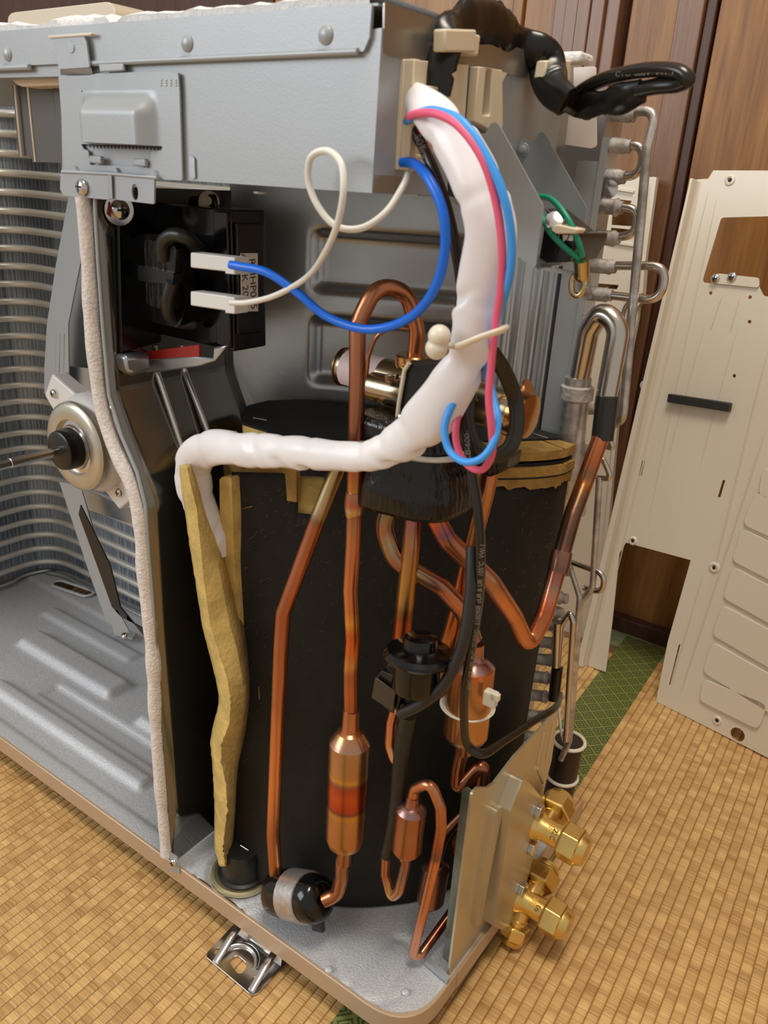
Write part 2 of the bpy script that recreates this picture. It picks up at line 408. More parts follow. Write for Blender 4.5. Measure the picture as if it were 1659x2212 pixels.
def border_material():
    m = bpy.data.materials.new('green_brocade'); m.use_nodes = True; nt = m.node_tree; b = nt.nodes['Principled BSDF']; N = nt.nodes.new; L = nt.links.new
    tc = N('ShaderNodeTexCoord'); mp = N('ShaderNodeMapping'); mp.inputs['Rotation'].default_value = (0, 0, radians(45)); mp.inputs['Scale'].default_value = (66, 66, 66); L(tc.outputs['Object'], mp.inputs[0])
    sx = N('ShaderNodeSeparateXYZ'); L(mp.outputs[0], sx.inputs[0]); dd = []
    for k in (0, 1):
        q = N('ShaderNodeMath'); q.operation = 'PINGPONG'; q.inputs[1].default_value = .5; L(sx.outputs[k], q.inputs[0]); dd.append(q)
    mn = N('ShaderNodeMath'); mn.operation = 'MINIMUM'; L(dd[0].outputs[0], mn.inputs[0]); L(dd[1].outputs[0], mn.inputs[1])
    r = N('ShaderNodeValToRGB'); r.color_ramp.interpolation = 'CONSTANT'; e = r.color_ramp.elements
    g1 = (*lin((118, 122, 60)), 1); g2 = (*lin((66, 76, 40)), 1)
    e[0].position = 0; e[0].color = g1; e[1].position = .09; e[1].color = g2
    for ps, c in ((.20, g1), (.29, g2), (.40, g1)): q = e.new(ps); q.color = c
    L(mn.outputs[0], r.inputs[0]); L(r.outputs[0], b.inputs['Base Color']); b.inputs['Roughness'].default_value = .5
    bp = N('ShaderNodeBump'); bp.inputs['Strength'].default_value = .5; bp.inputs['Distance'].default_value = .0006; L(r.outputs[0], bp.inputs['Height']); L(bp.outputs[0], b.inputs['Normal'])
    return m
heri = border_material()
tb = box('tatami_border', (-.065, -1.3, -.0032), (-.0075, .70, .0006), heri, fl, bv=.0004); tb.rotation_euler.z = radians(2.58); tb['label'] = 'green brocade border with woven diamonds'
tb2 = box('tatami_border', (-1.9, .66, -.0033), (.02, .714, .0002), mat('pale_brocade', (150, 160, 120), 0, .6, .4, 90), fl, bv=.0004); tb2['label'] = 'pale border along the wall'

# ---- wood panelled wall
def wood(name, c1, c2, rough=.38, sc=1.0):
    m = bpy.data.materials.new(name); m.use_nodes = True; nt = m.node_tree; b = nt.nodes['Principled BSDF']; N = nt.nodes.new; L = nt.links.new
    tc = N('ShaderNodeTexCoord'); mp = N('ShaderNodeMapping'); mp.inputs['Scale'].default_value = (7 * sc, 7 * sc, .9 * sc); L(tc.outputs['Object'], mp.inputs[0])
    n1 = N('ShaderNodeTexNoise'); n1.inputs['Scale'].default_value = 1.6; n1.inputs['Detail'].default_value = 4; n1.inputs['Distortion'].default_value = .6; L(mp.outputs[0], n1.inputs['Vector'])
    wv = N('ShaderNodeMath'); wv.operation = 'MULTIPLY'; wv.inputs[1].default_value = 15; L(n1.outputs['Fac'], wv.inputs[0])
    fr = N('ShaderNodeMath'); fr.operation = 'PINGPONG'; fr.inputs[1].default_value = 1; L(wv.outputs[0], fr.inputs[0])
    m2 = N('ShaderNodeMapping'); m2.inputs['Scale'].default_value = (260, 260, 14); L(tc.outputs['Object'], m2.inputs[0])
    n2 = N('ShaderNodeTexNoise'); n2.inputs['Scale'].default_value = 1; n2.inputs['Detail'].default_value = 3; L(m2.outputs[0], n2.inputs['Vector'])
    mx = N('ShaderNodeMix'); mx.inputs[0].default_value = .68; L(fr.outputs[0], mx.inputs[2]); L(n2.outputs['Fac'], mx.inputs[3])
    r = N('ShaderNodeValToRGB'); e = r.color_ramp.elements; e[0].position = .2; e[0].color = (*lin(c2), 1); e[1].position = .75; e[1].color = (*lin(c1), 1)
    L(mx.outputs[0], r.inputs[0]); L(r.outputs[0], b.inputs['Base Color']); b.inputs['Roughness'].default_value = rough
    bp = N('ShaderNodeBump'); bp.inputs['Strength'].default_value = .12; bp.inputs['Distance'].default_value = .001; L(n2.outputs['Fac'], bp.inputs['Height']); L(bp.outputs[0], b.inputs['Normal'])
    return m
wd_a = wood('oak_veneer', (160, 116, 66), (122, 82, 42)); wd_b = wood('golden_veneer', (156, 110, 58), (114, 74, 36)); wd_c = wood('dark_plum_wood', (126, 90, 66), (110, 76, 54), .3, 2)
wd_d = wood('dark_brown_wood', (78, 48, 34), (60, 36, 26), .4, 2); gapm = mat('black_gap', (12, 9, 7), 0, .8)
wb = box('wall_back', (-2.2, .742, -.03), (1.6, .80, 2.0), wd_d); tag(wb, 'wood panelled closet wall behind the machine', None, kind='structure')
def wp(x0, x1, y, m, top=1.9): return box('wall_panel', (x0, y, -.002), (x1, .741, top), m, wb, bv=.0012)
wp(-2.1, -.80, .716, wd_d); wp(-.798, -.391, .717, wd_a); wp(-.3895, -.3755, .712, wd_b); wp(-.374, -.331, .717, wd_a)
for k in range(5):                          # rounded post built of narrow faces
    a = -.330 + k * .0166; wp(a, a + .0166, .712 - .012 * sin(pi * (k + .5) / 5), wd_c)
wp(-.236, -.180, .717, wd_b); wp(-.1785, -.149, .707, wd_c); wp(-.148, -.137, .713, wd_d); wp(-.1345, .50, .717, wd_b); wp(.502, 1.5, .717, wd_a)
box('baseboard_back', (-2.1, .700, -.0025), (1.5, .7165, .022), wd_d, None, .001).__setitem__('kind', 'structure')

# ================================================================== BACKGROUND PANELS
# ---- large beige front cover leaning at the right
FP = F((-.0103, .5644, 0), (.98, -.2, 0), Vector((.2 * sin(.09), .98 * sin(.09), cos(.09))))
FP.n = -FP.n if FP.n.y > 0 else FP.n
t = thing('casing_panel', 'large beige steel casing panel with square cutouts leaning at right against the wood wall', 'panel', FP.w(.1, 0, 0))
def inv(o):                                  # keep world geometry when the parent Empty is not at the origin
    o.matrix_parent_inverse = o.parent.matrix_world.inverted() if o.parent else o.matrix_parent_inverse
outl = [(1254, 1432), (1495, 412), (1500, 388), (1530, 386), (1541, 368), (1990, 370), (1990, 1800), (1659, 1637), (1417, 1515), (1442, 1388), (1492, 1210), (1352, 1172), (1338, 1195), (1322, 1345), (1308, 1452)]
hole1 = rnd([FP.ab(*p) for p in [(1558, 470), (1700, 466), (1950, 480), (1950, 640), (1650, 640), (1640, 620), (1640, 600), (1545, 590), (1540, 612), (1516, 610)]], .004)
hc = lambda x, y, r: circ(*FP.ab(x, y), r, 12)
slot = lambda a, b, w_: [FP.ab(a[0] - w_, a[1]), FP.ab(a[0] + w_, a[1]), FP.ab(b[0] + w_, b[1]), FP.ab(b[0] - w_, b[1])]
holes = [hole1, hc(1577, 389, .0022), hc(1535, 633, .002), hc(1622, 612, .002), hc(1620, 642, .002), hc(1619, 695, .002), hc(1586, 812, .002), hc(1393, 833, .0026), hc(1367, 1168, .0024), hc(1543, 1226, .0028), hc(1549, 1556, .003), hc(1593, 1587, .0085),
         slot((1390, 995), (1383, 1028), 3), slot((1564, 1037), (1553, 1074), 3), slot((1468, 1392), (1446, 1480), 1.6)]
prism('sheet', FP, outl, 0, -.0012, cream_paint, t, holes=holes)
sd = prism('flange', FP, [(1254, 1432), (1495, 412), (1500, 388), (1506, 388), (1268, 1438)], 0, .011, cream_paint, t, bv=.001)
def rib(fr, a, b, wpx, h=.0025, nm='pressed_rib', m=cream_paint, par=None):
    A, B = Vector(fr.ab(*a)), Vector(fr.ab(*b)); P, Q = fr.w(A.x, A.y, 0), fr.w(B.x, B.y, 0); r = rad(wpx, P)
    return sweep(nm, [P + (Q - P) * (i / 12) for i in range(13)], lambda s: r * min(1, .2 + 6 * min(s, 1 - s)), m, par, n=10, flat=.35, up0=fr.n.cross(Q - P))
for a, b, w_ in [((1508, 425), (1300, 1330), 9), ((1530, 415), (1330, 1250), 7), ((1548, 430), (1400, 1140), 6), ((1560, 640), (1535, 715), 5), ((1600, 640), (1577, 720), 5), ((1524, 700), (1441, 1000), 4), ((1595, 705), (1512, 1012), 4), ((1659, 760), (1540, 1250), 8), ((1655, 930), (1470, 1500), 8), ((1520, 1240), (1450, 1480), 6)]:
    rib(FP, a, b, w_, par=t)
for (a, b, c_, d_) in [((1650, 1010), (1800, 1060), (1790, 1120), (1640, 1068)), ((1635, 1062), (1790, 1130), (1775, 1210), (1606, 1132)), ((1605, 1140), (1770, 1222), (1755, 1300), (1583, 1210)), ((1585, 1223), (1750, 1310), (1735, 1385), (1563, 1290)), ((1563, 1306), (1730, 1395), (1712, 1470), (1540, 1370)), ((1540, 1385), (1708, 1480), (1690, 1555), (1520, 1450)), ((1522, 1465), (1660, 1520), (1640, 1575), (1512, 1512))]:
    o = prism('pressed_panel', FP, [a, b, c_, d_], .0002, .0030, cream_paint, t, r=.008, bv=.0022)
gk = prism('gasket_strip', FP, [(1450, 850), (1583, 870), (1580, 889), (1447, 868)], 0, .008, black_rub, t, bv=.001); gk['label'] = 'black foam gasket strip'
for (x, y, r_) in [(1577, 389, .006), (1393, 833, .0065), (1543, 1226, .007), (1367, 1168, .006), (1549, 1556, .006)]:
    A = FP.ab(x, y); lathe('dimple', FP.w(*A, 0), FP.n, [(0, r_), (.0012, r_ * .82), (.0014, r_ * .55), (.0004, r_ * .5)], cream_paint, t, n=20); prism('screw_hole', FP, circ(*A, .0021, 10), .0003, .0009, ink, t, px=False)
for (x, y) in [(1547, 602), (1583, 599)]:
    A = FP.ab(x, y); s_ = screw('screw', FP.w(*A, .001), FP.n, .0055, shiny, t)
prism('tongue', FP, [(1541, 612), (1548, 592), (1640, 600), (1642, 622)], .0002, .0022, cream_paint, t, r=.003)

# ---- louvred beige panel seen between the coil bends
FQ = F((-.16, .655, 0), (1, -.03, 0), Vector((0, sin(.06), cos(.06))))
FQ.n = -FQ.n if FQ.n.y > 0 else FQ.n
t = thing('louvred_panel', 'slim beige plastic panel with dark slots standing behind the return bends', 'panel', FQ.w(0, 0, 0))
outl = [(1424, 384), (1300, 372), (1180, 1405), (1266, 1418), (1300, 1330), (1340, 900), (1382, 690)]
hs = []
for (x0, y0, x1, y1) in [(1330, 430, 1366, 442), (1325, 452, 1372, 486), (1322, 492, 1364, 506), (1288, 612, 1338, 622), (1278, 672, 1332, 682)]:
    hs.append([FQ.ab(x0, y0), FQ.ab(x1, y0 + 4), FQ.ab(x1 - 4, y1 + 3), FQ.ab(x0 - 3, y1)])
prism('sheet', FQ, outl, 0, -.002, cream_paint, t, holes=hs)
prism('flange', FQ, [(1424, 384), (1415, 383), (1373, 690), (1333, 900), (1292, 1330), (1300, 1330), (1340, 900), (1382, 690)], 0, .006, cream_paint, t)
prism('raised_edge', FQ, [(1385, 560), (1402, 570), (1396, 650), (1372, 680), (1362, 640)], 0, .012, cream_paint, t, r=.01, bv=.002)
for (y0) in (404, 520, 700): prism('moulding', FQ, [(1318, y0), (1372, y0 + 8), (1371, y0 + 13), (1317, y0 + 5)], 0, .003, cream_paint, t)

# ---- beige cover behind the unit, top left
fr = FY(.36)
t = thing('plastic_cover', 'beige plastic cover with rounded corners standing behind the unit at upper left', 'panel', at(120, 60, y=.37))
a0 = fr.ab(14, 40)[0]; a1 = fr.ab(249, 20)[0]; ztop = fr.ab(120, 16)[1]
prism('cover_shell', fr, [(a0, 0.0), (a1, 0.0), (a1, ztop + .001), (a0, ztop - .001)], -.05, 0, cream_paint, t, px=False, r=.018, bv=.010)
prism('cover_lip', fr, [(a0 + .02, .05), (a1 - .03, .05), (a1 - .03, ztop - .02), (a0 + .02, ztop - .02)], -.001, .003, cream_paint, t, px=False, r=.012, bv=.002)

# ================================================================== BASE PAN
RZ = .035
bp_ = thing('base_pan', 'grey zinc base pan with beige rim carrying the whole open machine', 'base pan', (-.4, .15, .013))
X0, X1, Y0, Y1 = -.815, 0.0, 0.0, .305
out = rnd([(X0, Y0), (X1, Y0), (X1, Y1), (X0, Y1)], [.03, .040, .035, .03], 10)
def ring(z, ins):
    cx, cy = (X0 + X1) / 2, (Y0 + Y1) / 2
    return [(x - (ins if x > cx else -ins), y - (ins if y > cy else -ins), z) for x, y in out]
n = len(out)
rs = [ring(.0175, 0), ring(RZ - .0006, 0), ring(RZ, .0006), ring(RZ - .0002, .0025), ring(.0175, .003)]
V = [p for r_ in rs for p in r_]; Fc = []
for k in range(4):
    for i in range(n): j = (i + 1) % n; Fc.append((k * n + i, k * n + j, (k + 1) * n + j, (k + 1) * n + i))
fixn(obj('rim', V, Fc, cream_edge, bp_), 30)['label'] = 'beige painted outer rim'
def e_(x): x = max(0., min(1., x)); return x * x * (3 - 2 * x)
def seg_d(x, y, ax, ay, bx, by):
    dx, dy = bx - ax, by - ay; q = max(0, min(1, ((x - ax) * dx + (y - ay) * dy) / (dx * dx + dy * dy))); return math.hypot(x - ax - q * dx, y - ay - q * dy)
BOSS = at(524, 1884, z=RZ)
def pan_h(x, y):
    h = RZ - .0004
    if x < -.256:                             # fan side: stepped and beaded
        h -= .004 * e_((y - .016) / .004) * e_((-.262 - x) / .004)
        h += pad(x, y, -.60, -.335, .038, .062, .007, .007)
        h += pad(x, y, -.80, -.64, .050, .078, .007, .007)
        h -= pad(x, y, -.55, -.27, .070, .098, .005, .006)
        h += pad(x, y, -.66, -.475, .108, .150, .009, .010)
        h += pad(x, y, -.43, -.24, .100, .142, .009, .010)
        h += pad(x, y, -.70, -.52, .170, .196, .004, .006)
        h += pad(x, y, -.47, -.24, .170, .20, .006, .008)
        h += .003 * e_((y - .215) / .006)
    else:                                     # machine side: corner swirl and boss
        d = seg_d(x, y, -.060, .030, -.036, .075); h -= .0015 * e_(1 - abs(seg_d(x, y, -.045, .0, -.045, .05) - .012) / .003)
        q = math.hypot(x + .052, y - .030); h -= .0012 * e_(1 - abs(q - .030) / .003) * (1 if x > -.055 or y < .02 else .3)
        q = math.hypot(x - BOSS.x, y - BOSS.y)
        h += .003 * e_((.044 - q) / .006) - .0045 * e_((.030 - q) / .003)
        h -= .002 * e_(1 - abs(q - .037) / .003)
    return h
holesz = [(-.728, .238)]
def pan_mesh():
    x0, x1, y0, y1 = X0 + .002, X1 - .002, Y0 + .002, Y1 - .002; res = .003; na = int((x1 - x0) / res); nb = int((y1 - y0) / res); V = []; Fc = []; idx = {}
    def inside(x, y):
        for cx, cy, sx, sy in ((X1 - .040, Y0 + .040, 1, -1), (X1 - .035, Y1 - .035, 1, 1), (X0 + .03, Y1 - .03, -1, 1), (X0 + .03, Y0 + .03, -1, -1)):
            R = .0385 if (sx, sy) == (1, -1) else .028
            if (x - cx) * sx > 0 and (y - cy) * sy > 0 and math.hypot(x - cx, y - cy) > R: return (cx, cy, R)
        return None
    for j in range(nb + 1):
        for i in range(na + 1):
            x = x0 + (x1 - x0) * i / na; y = y0 + (y1 - y0) * j / nb; c = inside(x, y)
            if c:
                v = Vector((x - c[0], y - c[1])).normalized() * c[2]; x, y = c[0] + v.x, c[1] + v.y
            V.append((x, y, pan_h(x, y)))
    for j in range(nb):
        for i in range(na):
            k = j * (na + 1) + i; cx = (V[k][0] + V[k + 1][0]) / 2; cy = (V[k][1] + V[k + na + 1][1]) / 2
            if seg_d(cx, cy, -.745, .2315, -.695, .2405) < .0085: continue
            Fc.append((k, k + 1, k + na + 2, k + na + 1))
    return obj('pan_floor', V, Fc, pansteel, bp_, smooth=True)
pan_mesh()
sl = [Vector((-.745 + .0088 * cos(s), .2315 + .0088 * sin(s), RZ + .001)) for s in [radians(a_) for a_ in range(100, 281, 15)]] + [Vector((-.695 + .0088 * cos(s), .2405 + .0088 * sin(s), RZ + .001)) for s in [radians(a_) for a_ in range(-80, 101, 15)]]
sweep('slot_rim', sl + [sl[0]], .0026, pansteel, bp_, n=8, flat=.7)
box('floor_sheet', (X0 + .02, Y0 + .02, .012), (-.76, Y1 - .02, .0185), steel_d, bp_)
box('floor_sheet', (-.68, Y0 + .02, .012), (X1 - .02, Y1 - .02, .0185), steel_d, bp_)
for (x, y) in [(711, 2094), (877, 2143)]:
    p = at(x, y, z=RZ); lathe('dimple', p, (0, 0, 1), [(0, .0032), (.001, .0026), (.0015, .0012), (.0016, .0001)], pansteel, bp_, n=14)
def foot(px_, first):
    ft = prism('mounting_foot', FZ(.0), px_, .0005, .0022, shiny, bp_, r=.006,
               holes=[circ(*FZ(0).ab(470, 2058), .0028, 12), circ(*FZ(0).ab(551, 2121), .0028, 12), rnd([FZ(0).ab(*q) for q in [(492, 2080), (512, 2066), (537, 2088), (518, 2113)]], .006)], bv=.0005)
    ft['label'] = 'bright stamped steel mounting foot'
    return ft
ft = foot([(441, 2068), (530, 1975), (625, 2080), (548, 2158)], True)
fz = FZ(.002)
for a, b in (((466, 2078), (530, 2000)), ((543, 2140), (600, 2065))): 
    A, B = fz.ab(*a), fz.ab(*b); P, Q = Vector(fz.w(*A)), Vector(fz.w(*B)); Q.z = .011
    sweep('pressed_rib', resample([P, P.lerp(Q, .5) + Vector((0, 0, .002)), Q], .004), .0032, shiny, ft, n=12, flat=.6)
A = fz.ab(514, 2078); ring_ = [Vector((A[0] + .0155 * cos(s), A[1] + .0155 * sin(s) * .95, .0024)) for s in [radians(a_) for a_ in range(10, 200, 10)]]
sweep('pressed_rib', ring_, .0026, shiny, ft, n=10)
prism('foot_web', F((0, .004, 0), (1, 0, 0), (0, .5, 1)), [(-.172, .002), (-.124, .002), (-.128, .02), (-.168, .02)], 0, .0012, shiny, ft, px=False)
# rim notch with screw where the partition meets the front edge
screw('screw', at(376, 1863, y=-.0012), (0, -1, 0), .0038, shiny, bp_)
prism('partition_tab', FY(-.0002), [(366, 1838), (384, 1850), (390, 1885), (372, 1880)], 0, .001, steel, bp_)

# ================================================================== PARTITION
pt_ = thing('partition_plate', 'tall grey steel partition plate with white foam along its front edge', 'partition plate', (-.25, .06, RZ))
prof = [(.566, -.2893), (.436, -.2893), (.432, -.2885), (.366, -.2555), (.355, -.2535), (.245, -.2510), (.036, -.2445)]
V = []; Fc = []; ys = [.0005 + .121 * i / 10 for i in range(11)]
pr = []
for i in range(len(prof) - 1):
    for k in range(4): q = k / 4; pr.append((prof[i][0] * (1 - q) + prof[i + 1][0] * q, prof[i][1] * (1 - q) + prof[i + 1][1] * q))
pr.append(prof[-1])
for (z, x) in pr:
    for y in ys: V.append((x, y, z))
na = len(ys)
for i in range(len(pr) - 1):
    for j in range(na - 1): k = i * na + j; Fc.append((k, k + 1, k + na + 1, k + na))
o = obj('sheet', V, Fc, part_steel, pt_, smooth=True); so = o.modifiers.new('s', 'SOLIDIFY'); so.thickness = .0009
# rear part of the plate turns right and runs diagonally to the coil end plate
dv_ = Vector((.2393, .130, 0)); LD = dv_.length; FD = F((-.2893, .1215, 0), dv_, (0, 0, 1)); FD.n = Vector((dv_.y, -dv_.x, 0)).normalized()
LD = .2395 / FD.u.x
def diag(a, b):
    h = 0; pd = .0085
    for z0, z1 in ((.495, .546), (.424, .482), (.355, .413), (.286, .344)):
        h += -pad(a, b, .061, .196, z0, z1, pd, .010)
    for q in (.212, .2225, .234, .2455, .258): h += .004 * e_(1 - abs(a - q) / .0055)
    return h
relief('embossed_sheet', FD, 0, LD, RZ, .575, .003, diag, steel_d, pt_)
# foam strip along the front edge
fpx = [(181, 425), (186, 470), (190, 530), (196, 640), (205, 760), (220, 880), (248, 965), (283, 1040), (301, 1110), (312, 1230), (322, 1330), (332, 1440), (338, 1560), (348, 1700), (361, 1845)]
P = [at(x, y, y=.0) for x, y in fpx]
sweep('foam_seal', resample(catmull(P, 6), .004), lambda q: .0054 * (1 + .10 * sin(q * 60) * sin(q * 23)), foam_g, pt_, n=12, wob=.10)['label'] = 'white foam seal strip'
# thin returned lip beside the foam
epx = [(205, 425), (212, 560), (222, 700), (236, 855), (262, 940), (296, 1020), (314, 1090), (322, 1200), (332, 1320), (345, 1560), (366, 1838)]
P = [at(x, y, y=.0005) for x, y in epx]
sweep('lip', resample(P, .01), .0014, steel, pt_, n=8)
# long pressed beads in the side sheet
for a, b, c_ in (((334, 745), (338, 800), (404, 998)), ((392, 745), (398, 800), (458, 955))):
    Pp = [at(a[0], a[1], x=-.2887), at(b[0], b[1], x=-.2887), at(c_[0], c_[1], x=-.2600)]
    sweep('pressed_bead', resample(fillet(Pp, .01), .004), .0024, shiny, pt_, n=10)
# bracket tray below the reactor
tr = prism('tray', FX(-.2885), [(246, 762), (302, 758), (304, 795), (268, 808), (252, 800)], 0, .012, steel_d, pt_, bv=.003)
prism('tray', FY(.040), [(300, 790), (303, 775), (432, 768), (470, 772), (472, 748), (498, 745), (474, 778), (440, 790), (318, 806)], 0, .004, steel_d, pt_, bv=.001)

# ================================================================== REACTOR
rx = thing('reactor', 'black lacquered reactor coil with two white plugs mounted inside at upper left', 'reactor', at(420, 745, y=.05))
prism('mounting_plate', FX(-.288), [(248, 424), (345, 440), (343, 738), (256, 762)], 0, .003, black_gl, rx, bv=.001)
yR = .0475
prism('core', FY(yR), [(333, 437), (499, 453), (506, 760), (343, 722)], -.031, 0, black_gl, rx, bv=.0012)
prism('core_step', FX(-.2115), [(505, 481), (562, 482), (567, 716), (508, 722)], 0, .003, black_gl, rx, bv=.0008)
prism('core_step', FY(yR), [(468, 455), (498, 458), (505, 752), (474, 742)], 0, .003, black_gl, rx, bv=.0008)
# winding
c0 = Vector(at(382, 597, y=yR - .012)); fr = FY(yR)
prism('winding', fr, [(334, 520), (350, 504), (410, 505), (446, 530), (450, 660), (436, 702), (380, 690), (344, 672), (326, 620)], 0, .020, black_gl, rx, r=.008, bv=.006)
prism('winding_wrap', FY(yR - .012), [(342, 514), (412, 528), (404, 672), (346, 656)], 0, .012, black_tape, rx, r=.004, bv=.004)
prism('winding_wrap', FY(yR - .014), [(330, 570), (408, 588), (406, 612), (330, 604)], 0, .0125, black_pl, rx, r=.002, bv=.002)
P = PX([(352, 560, yR - .024), (352, 525, yR - .026), (372, 508, yR - .026), (400, 512, yR - .024), (430, 540, yR - .01)])
sweep('lead', catmull(P, 8), .0045, black_rub, rx, n=12)
P = PX([(372, 610, yR - .028), (362, 650, yR - .028), (372, 690, yR - .02), (420, 700, yR - .006)])
sweep('lead', catmull(P, 8), .0042, black_rub, rx, n=12)
for (a, b, c_, d_) in [((411, 545), (500, 555), (500, 588), (411, 578)), ((411, 629), (500, 641), (499, 673), (411, 660))]:
    fr = FY(.012)
    pl = prism('plug', fr, [a, b, c_, d_], -.010, 0, white_pl, rx, bv=.0008); pl['label'] = 'white plug housing'
    prism('plug_collar', fr, [(b[0] - 10, b[1] - 1), (b[0] + 10, b[1] + 1), (b[0] + 10, c_[1] + 5), (b[0] - 11, c_[1] + 3)], -.0108, .0012, white_pl, pl, bv=.0006)
lb = prism('label', FX(-.2079), [(519, 547), (556, 547), (557, 672), (521, 673)], 0, .0003, paper, rx); lb['label'] = 'white paper label'
A = FX(-.2076)
text('label_text', 'RMHP075', A.w(*A.ab(546, 614)), (0, .05, -1), (0, 1, .05), .0080, ink, lb)
text('label_text', 'AM K 20716', A.w(*A.ab(529, 614)), (0, .05, -1), (0, 1, .05), .0075, ink, lb)
q = prism('insulating_tab', FX(-.2868), [(231, 436), (262, 428), (281, 446), (255, 486), (228, 462)], 0, .0018, red_t, rx); q['label'] = 'red insulating washer'
p = at(256, 453, x=-.2848); lathe('washer', p, (1, -.25, 0), [(0, .0098), (.0012, .0098), (.0012, .006)], shiny, rx, n=26)
screw('screw', Vector(p) + Vector((.0012, 0, 0)), (1, -.25, 0), .0062, shiny, rx)
q = prism('insulating_tab', FY(.038), [(313, 760), (434, 744), (434, 780), (314, 797)], 0, .0016, red_t, rx, r=.001); q['label'] = 'red insulating tape'
prism('mounting_lug', FY(.070), [(411, 440), (418, 421), (468, 419), (474, 450)], 0, .003, black_gl, rx, bv=.001)
lathe('washer', at(452, 436, y=.068), (.6, -1, .2), [(0, .007), (.0015, .007), (.0016, .003), (.004, .003)], shiny, rx, n=20)

# ================================================================== HEAT EXCHANGER
hx = thing('heat_exchanger', 'curved aluminium fin coil with dull return bends along the back of the machine', 'heat exchanger', (-.5, .27, RZ))
def plan(s0=-1):
    P = [Vector((-.806, -.02, 0)), Vector((-.806, .262, 0)), Vector((-.29, .262, 0))]
    return fillet(P, .055, 14)
pl_ = resample(plan(), .02)
def fin_material():
    m = bpy.data.materials.new('aluminium_fins'); m.use_nodes = True; nt = m.node_tree; b = nt.nodes['Principled BSDF']; N = nt.nodes.new; L = nt.links.new
    tc = N('ShaderNodeTexCoord'); mp = N('ShaderNodeMapping'); mp.inputs['Scale'].default_value = (720, 720, 1); L(tc.outputs['Object'], mp.inputs[0])
    n = N('ShaderNodeTexNoise'); n.inputs['Scale'].default_value = .5; n.inputs['Detail'].default_value = 1; L(mp.outputs[0], n.inputs['Vector'])
    n2 = N('ShaderNodeTexNoise'); n2.inputs['Scale'].default_value = 9; L(tc.outputs['Object'], n2.inputs['Vector'])
    mx = N('ShaderNodeMix'); mx.inputs[0].default_value = .5; L(n.outputs['Fac'], mx.inputs[2]); L(n2.outputs['Fac'], mx.inputs[3])
    r = N('ShaderNodeValToRGB'); e = r.color_ramp.elements; e[0].position = .35; e[0].color = (*lin((72, 82, 92)), 1); e[1].position = .65; e[1].color = (*lin((150, 160, 170)), 1)
    L(mx.outputs[0], r.inputs[0]); L(r.outputs[0], b.inputs['Base Color']); b.inputs['Metallic'].default_value = .35; b.inputs['Roughness'].default_value = .42
    bp = N('ShaderNodeBump'); bp.inputs['Strength'].default_value = .8; bp.inputs['Distance'].default_value = .001; L(n.outputs['Fac'], bp.inputs['Height']); L(bp.outputs[0], b.inputs['Normal'])
    return m
fin_m = fin_material()
V = []; Fc = []
for i, p in enumerate(pl_):
    T_ = (pl_[min(i + 1, len(pl_) - 1)] - pl_[max(i - 1, 0)]).normalized(); nrm = Vector((-T_.y, T_.x, 0))
    for z in (RZ + .001, .635): V += [(p.x, p.y, z), (p.x + nrm.x * .018, p.y + nrm.y * .018, z)]
for i in range(len(pl_) - 1):
    k = i * 4; Fc += [(k, k + 4, k + 6, k + 2), (k + 1, k + 3, k + 7, k + 5), (k + 2, k + 6, k + 7, k + 3), (k, k + 1, k + 5, k + 4)]
Fc += [(0, 2, 3, 1), (len(V) - 4, len(V) - 3, len(V) - 1, len(V) - 2)]
obj('fin_block', V, Fc, fin_m, hx, smooth=False); fixn(bpy.data.objects['fin_block'], 30)
row0 = None
for k in range(28):
    z = .049 + k * .0213
    if row0 is None:
        row0 = sweep('tube_row', [Vector((p.x + 0, p.y, 0)) for p in resample(plan(), .012)], .0050, mat('fin_collar_line', (214, 212, 206), .6, .42), hx, n=8, flat=.9); row0.location.z = z
    else:
        q = row0.copy(); C.objects.link(q); join(q, hx); q.location.z = z
# bottom channel on the pan
sweep('coil_tray_lip', [Vector((p.x + (.012 if p.y < .2 else .006), p.y - (.012 if p.x > -.79 else 0), RZ + .002)) for p in resample(plan(), .012)], .0035, steel_d, hx, n=8, flat=.6)
# right end plate with slotted flange
xe = -.0495
prism('end_plate', FX(xe - .0015), [(.232, RZ), (.2325, .634), (.262, .634), (.262, RZ)], 0, .0015, steel_d, hx, px=False)
prism('end_plate_flange', FY(.2325), [(xe - .0165, RZ), (xe, RZ), (xe, .60), (xe - .0165, .60)], 0, .0012, steel, hx, px=False)
prism('end_plate_flange', FY(.2305), [(xe + .000, .44), (xe + .0045, .44), (xe + .0045, .615), (xe + .000, .615)], 0, .001, steel, hx, px=False)
prism('corner_post', FY(.262), [(xe - .060, RZ), (xe - .006, RZ), (xe - .006, .63), (xe - .060, .63)], 0, .002, steel_d, hx, px=False)
for q_ in (-.100, -.082): sweep('post_bead', [Vector((q_, .238, RZ + .02)), Vector((q_, .238, .3)), Vector((q_, .238, .56))], .005, steel, hx, n=12)
for (x, y) in ((1297, 411), (1316, 409)):
    p = at(x, y, y=.236); lathe('clip', p, (.2, -1, .1), [(0, .006), (.001, .006), (.002, .002)], shiny, hx, n=16)
prism('clip', FY(.238), [(1290, 397), (1328, 395), (1330, 424), (1288, 424)], 0, .001, shiny, hx, r=.003)
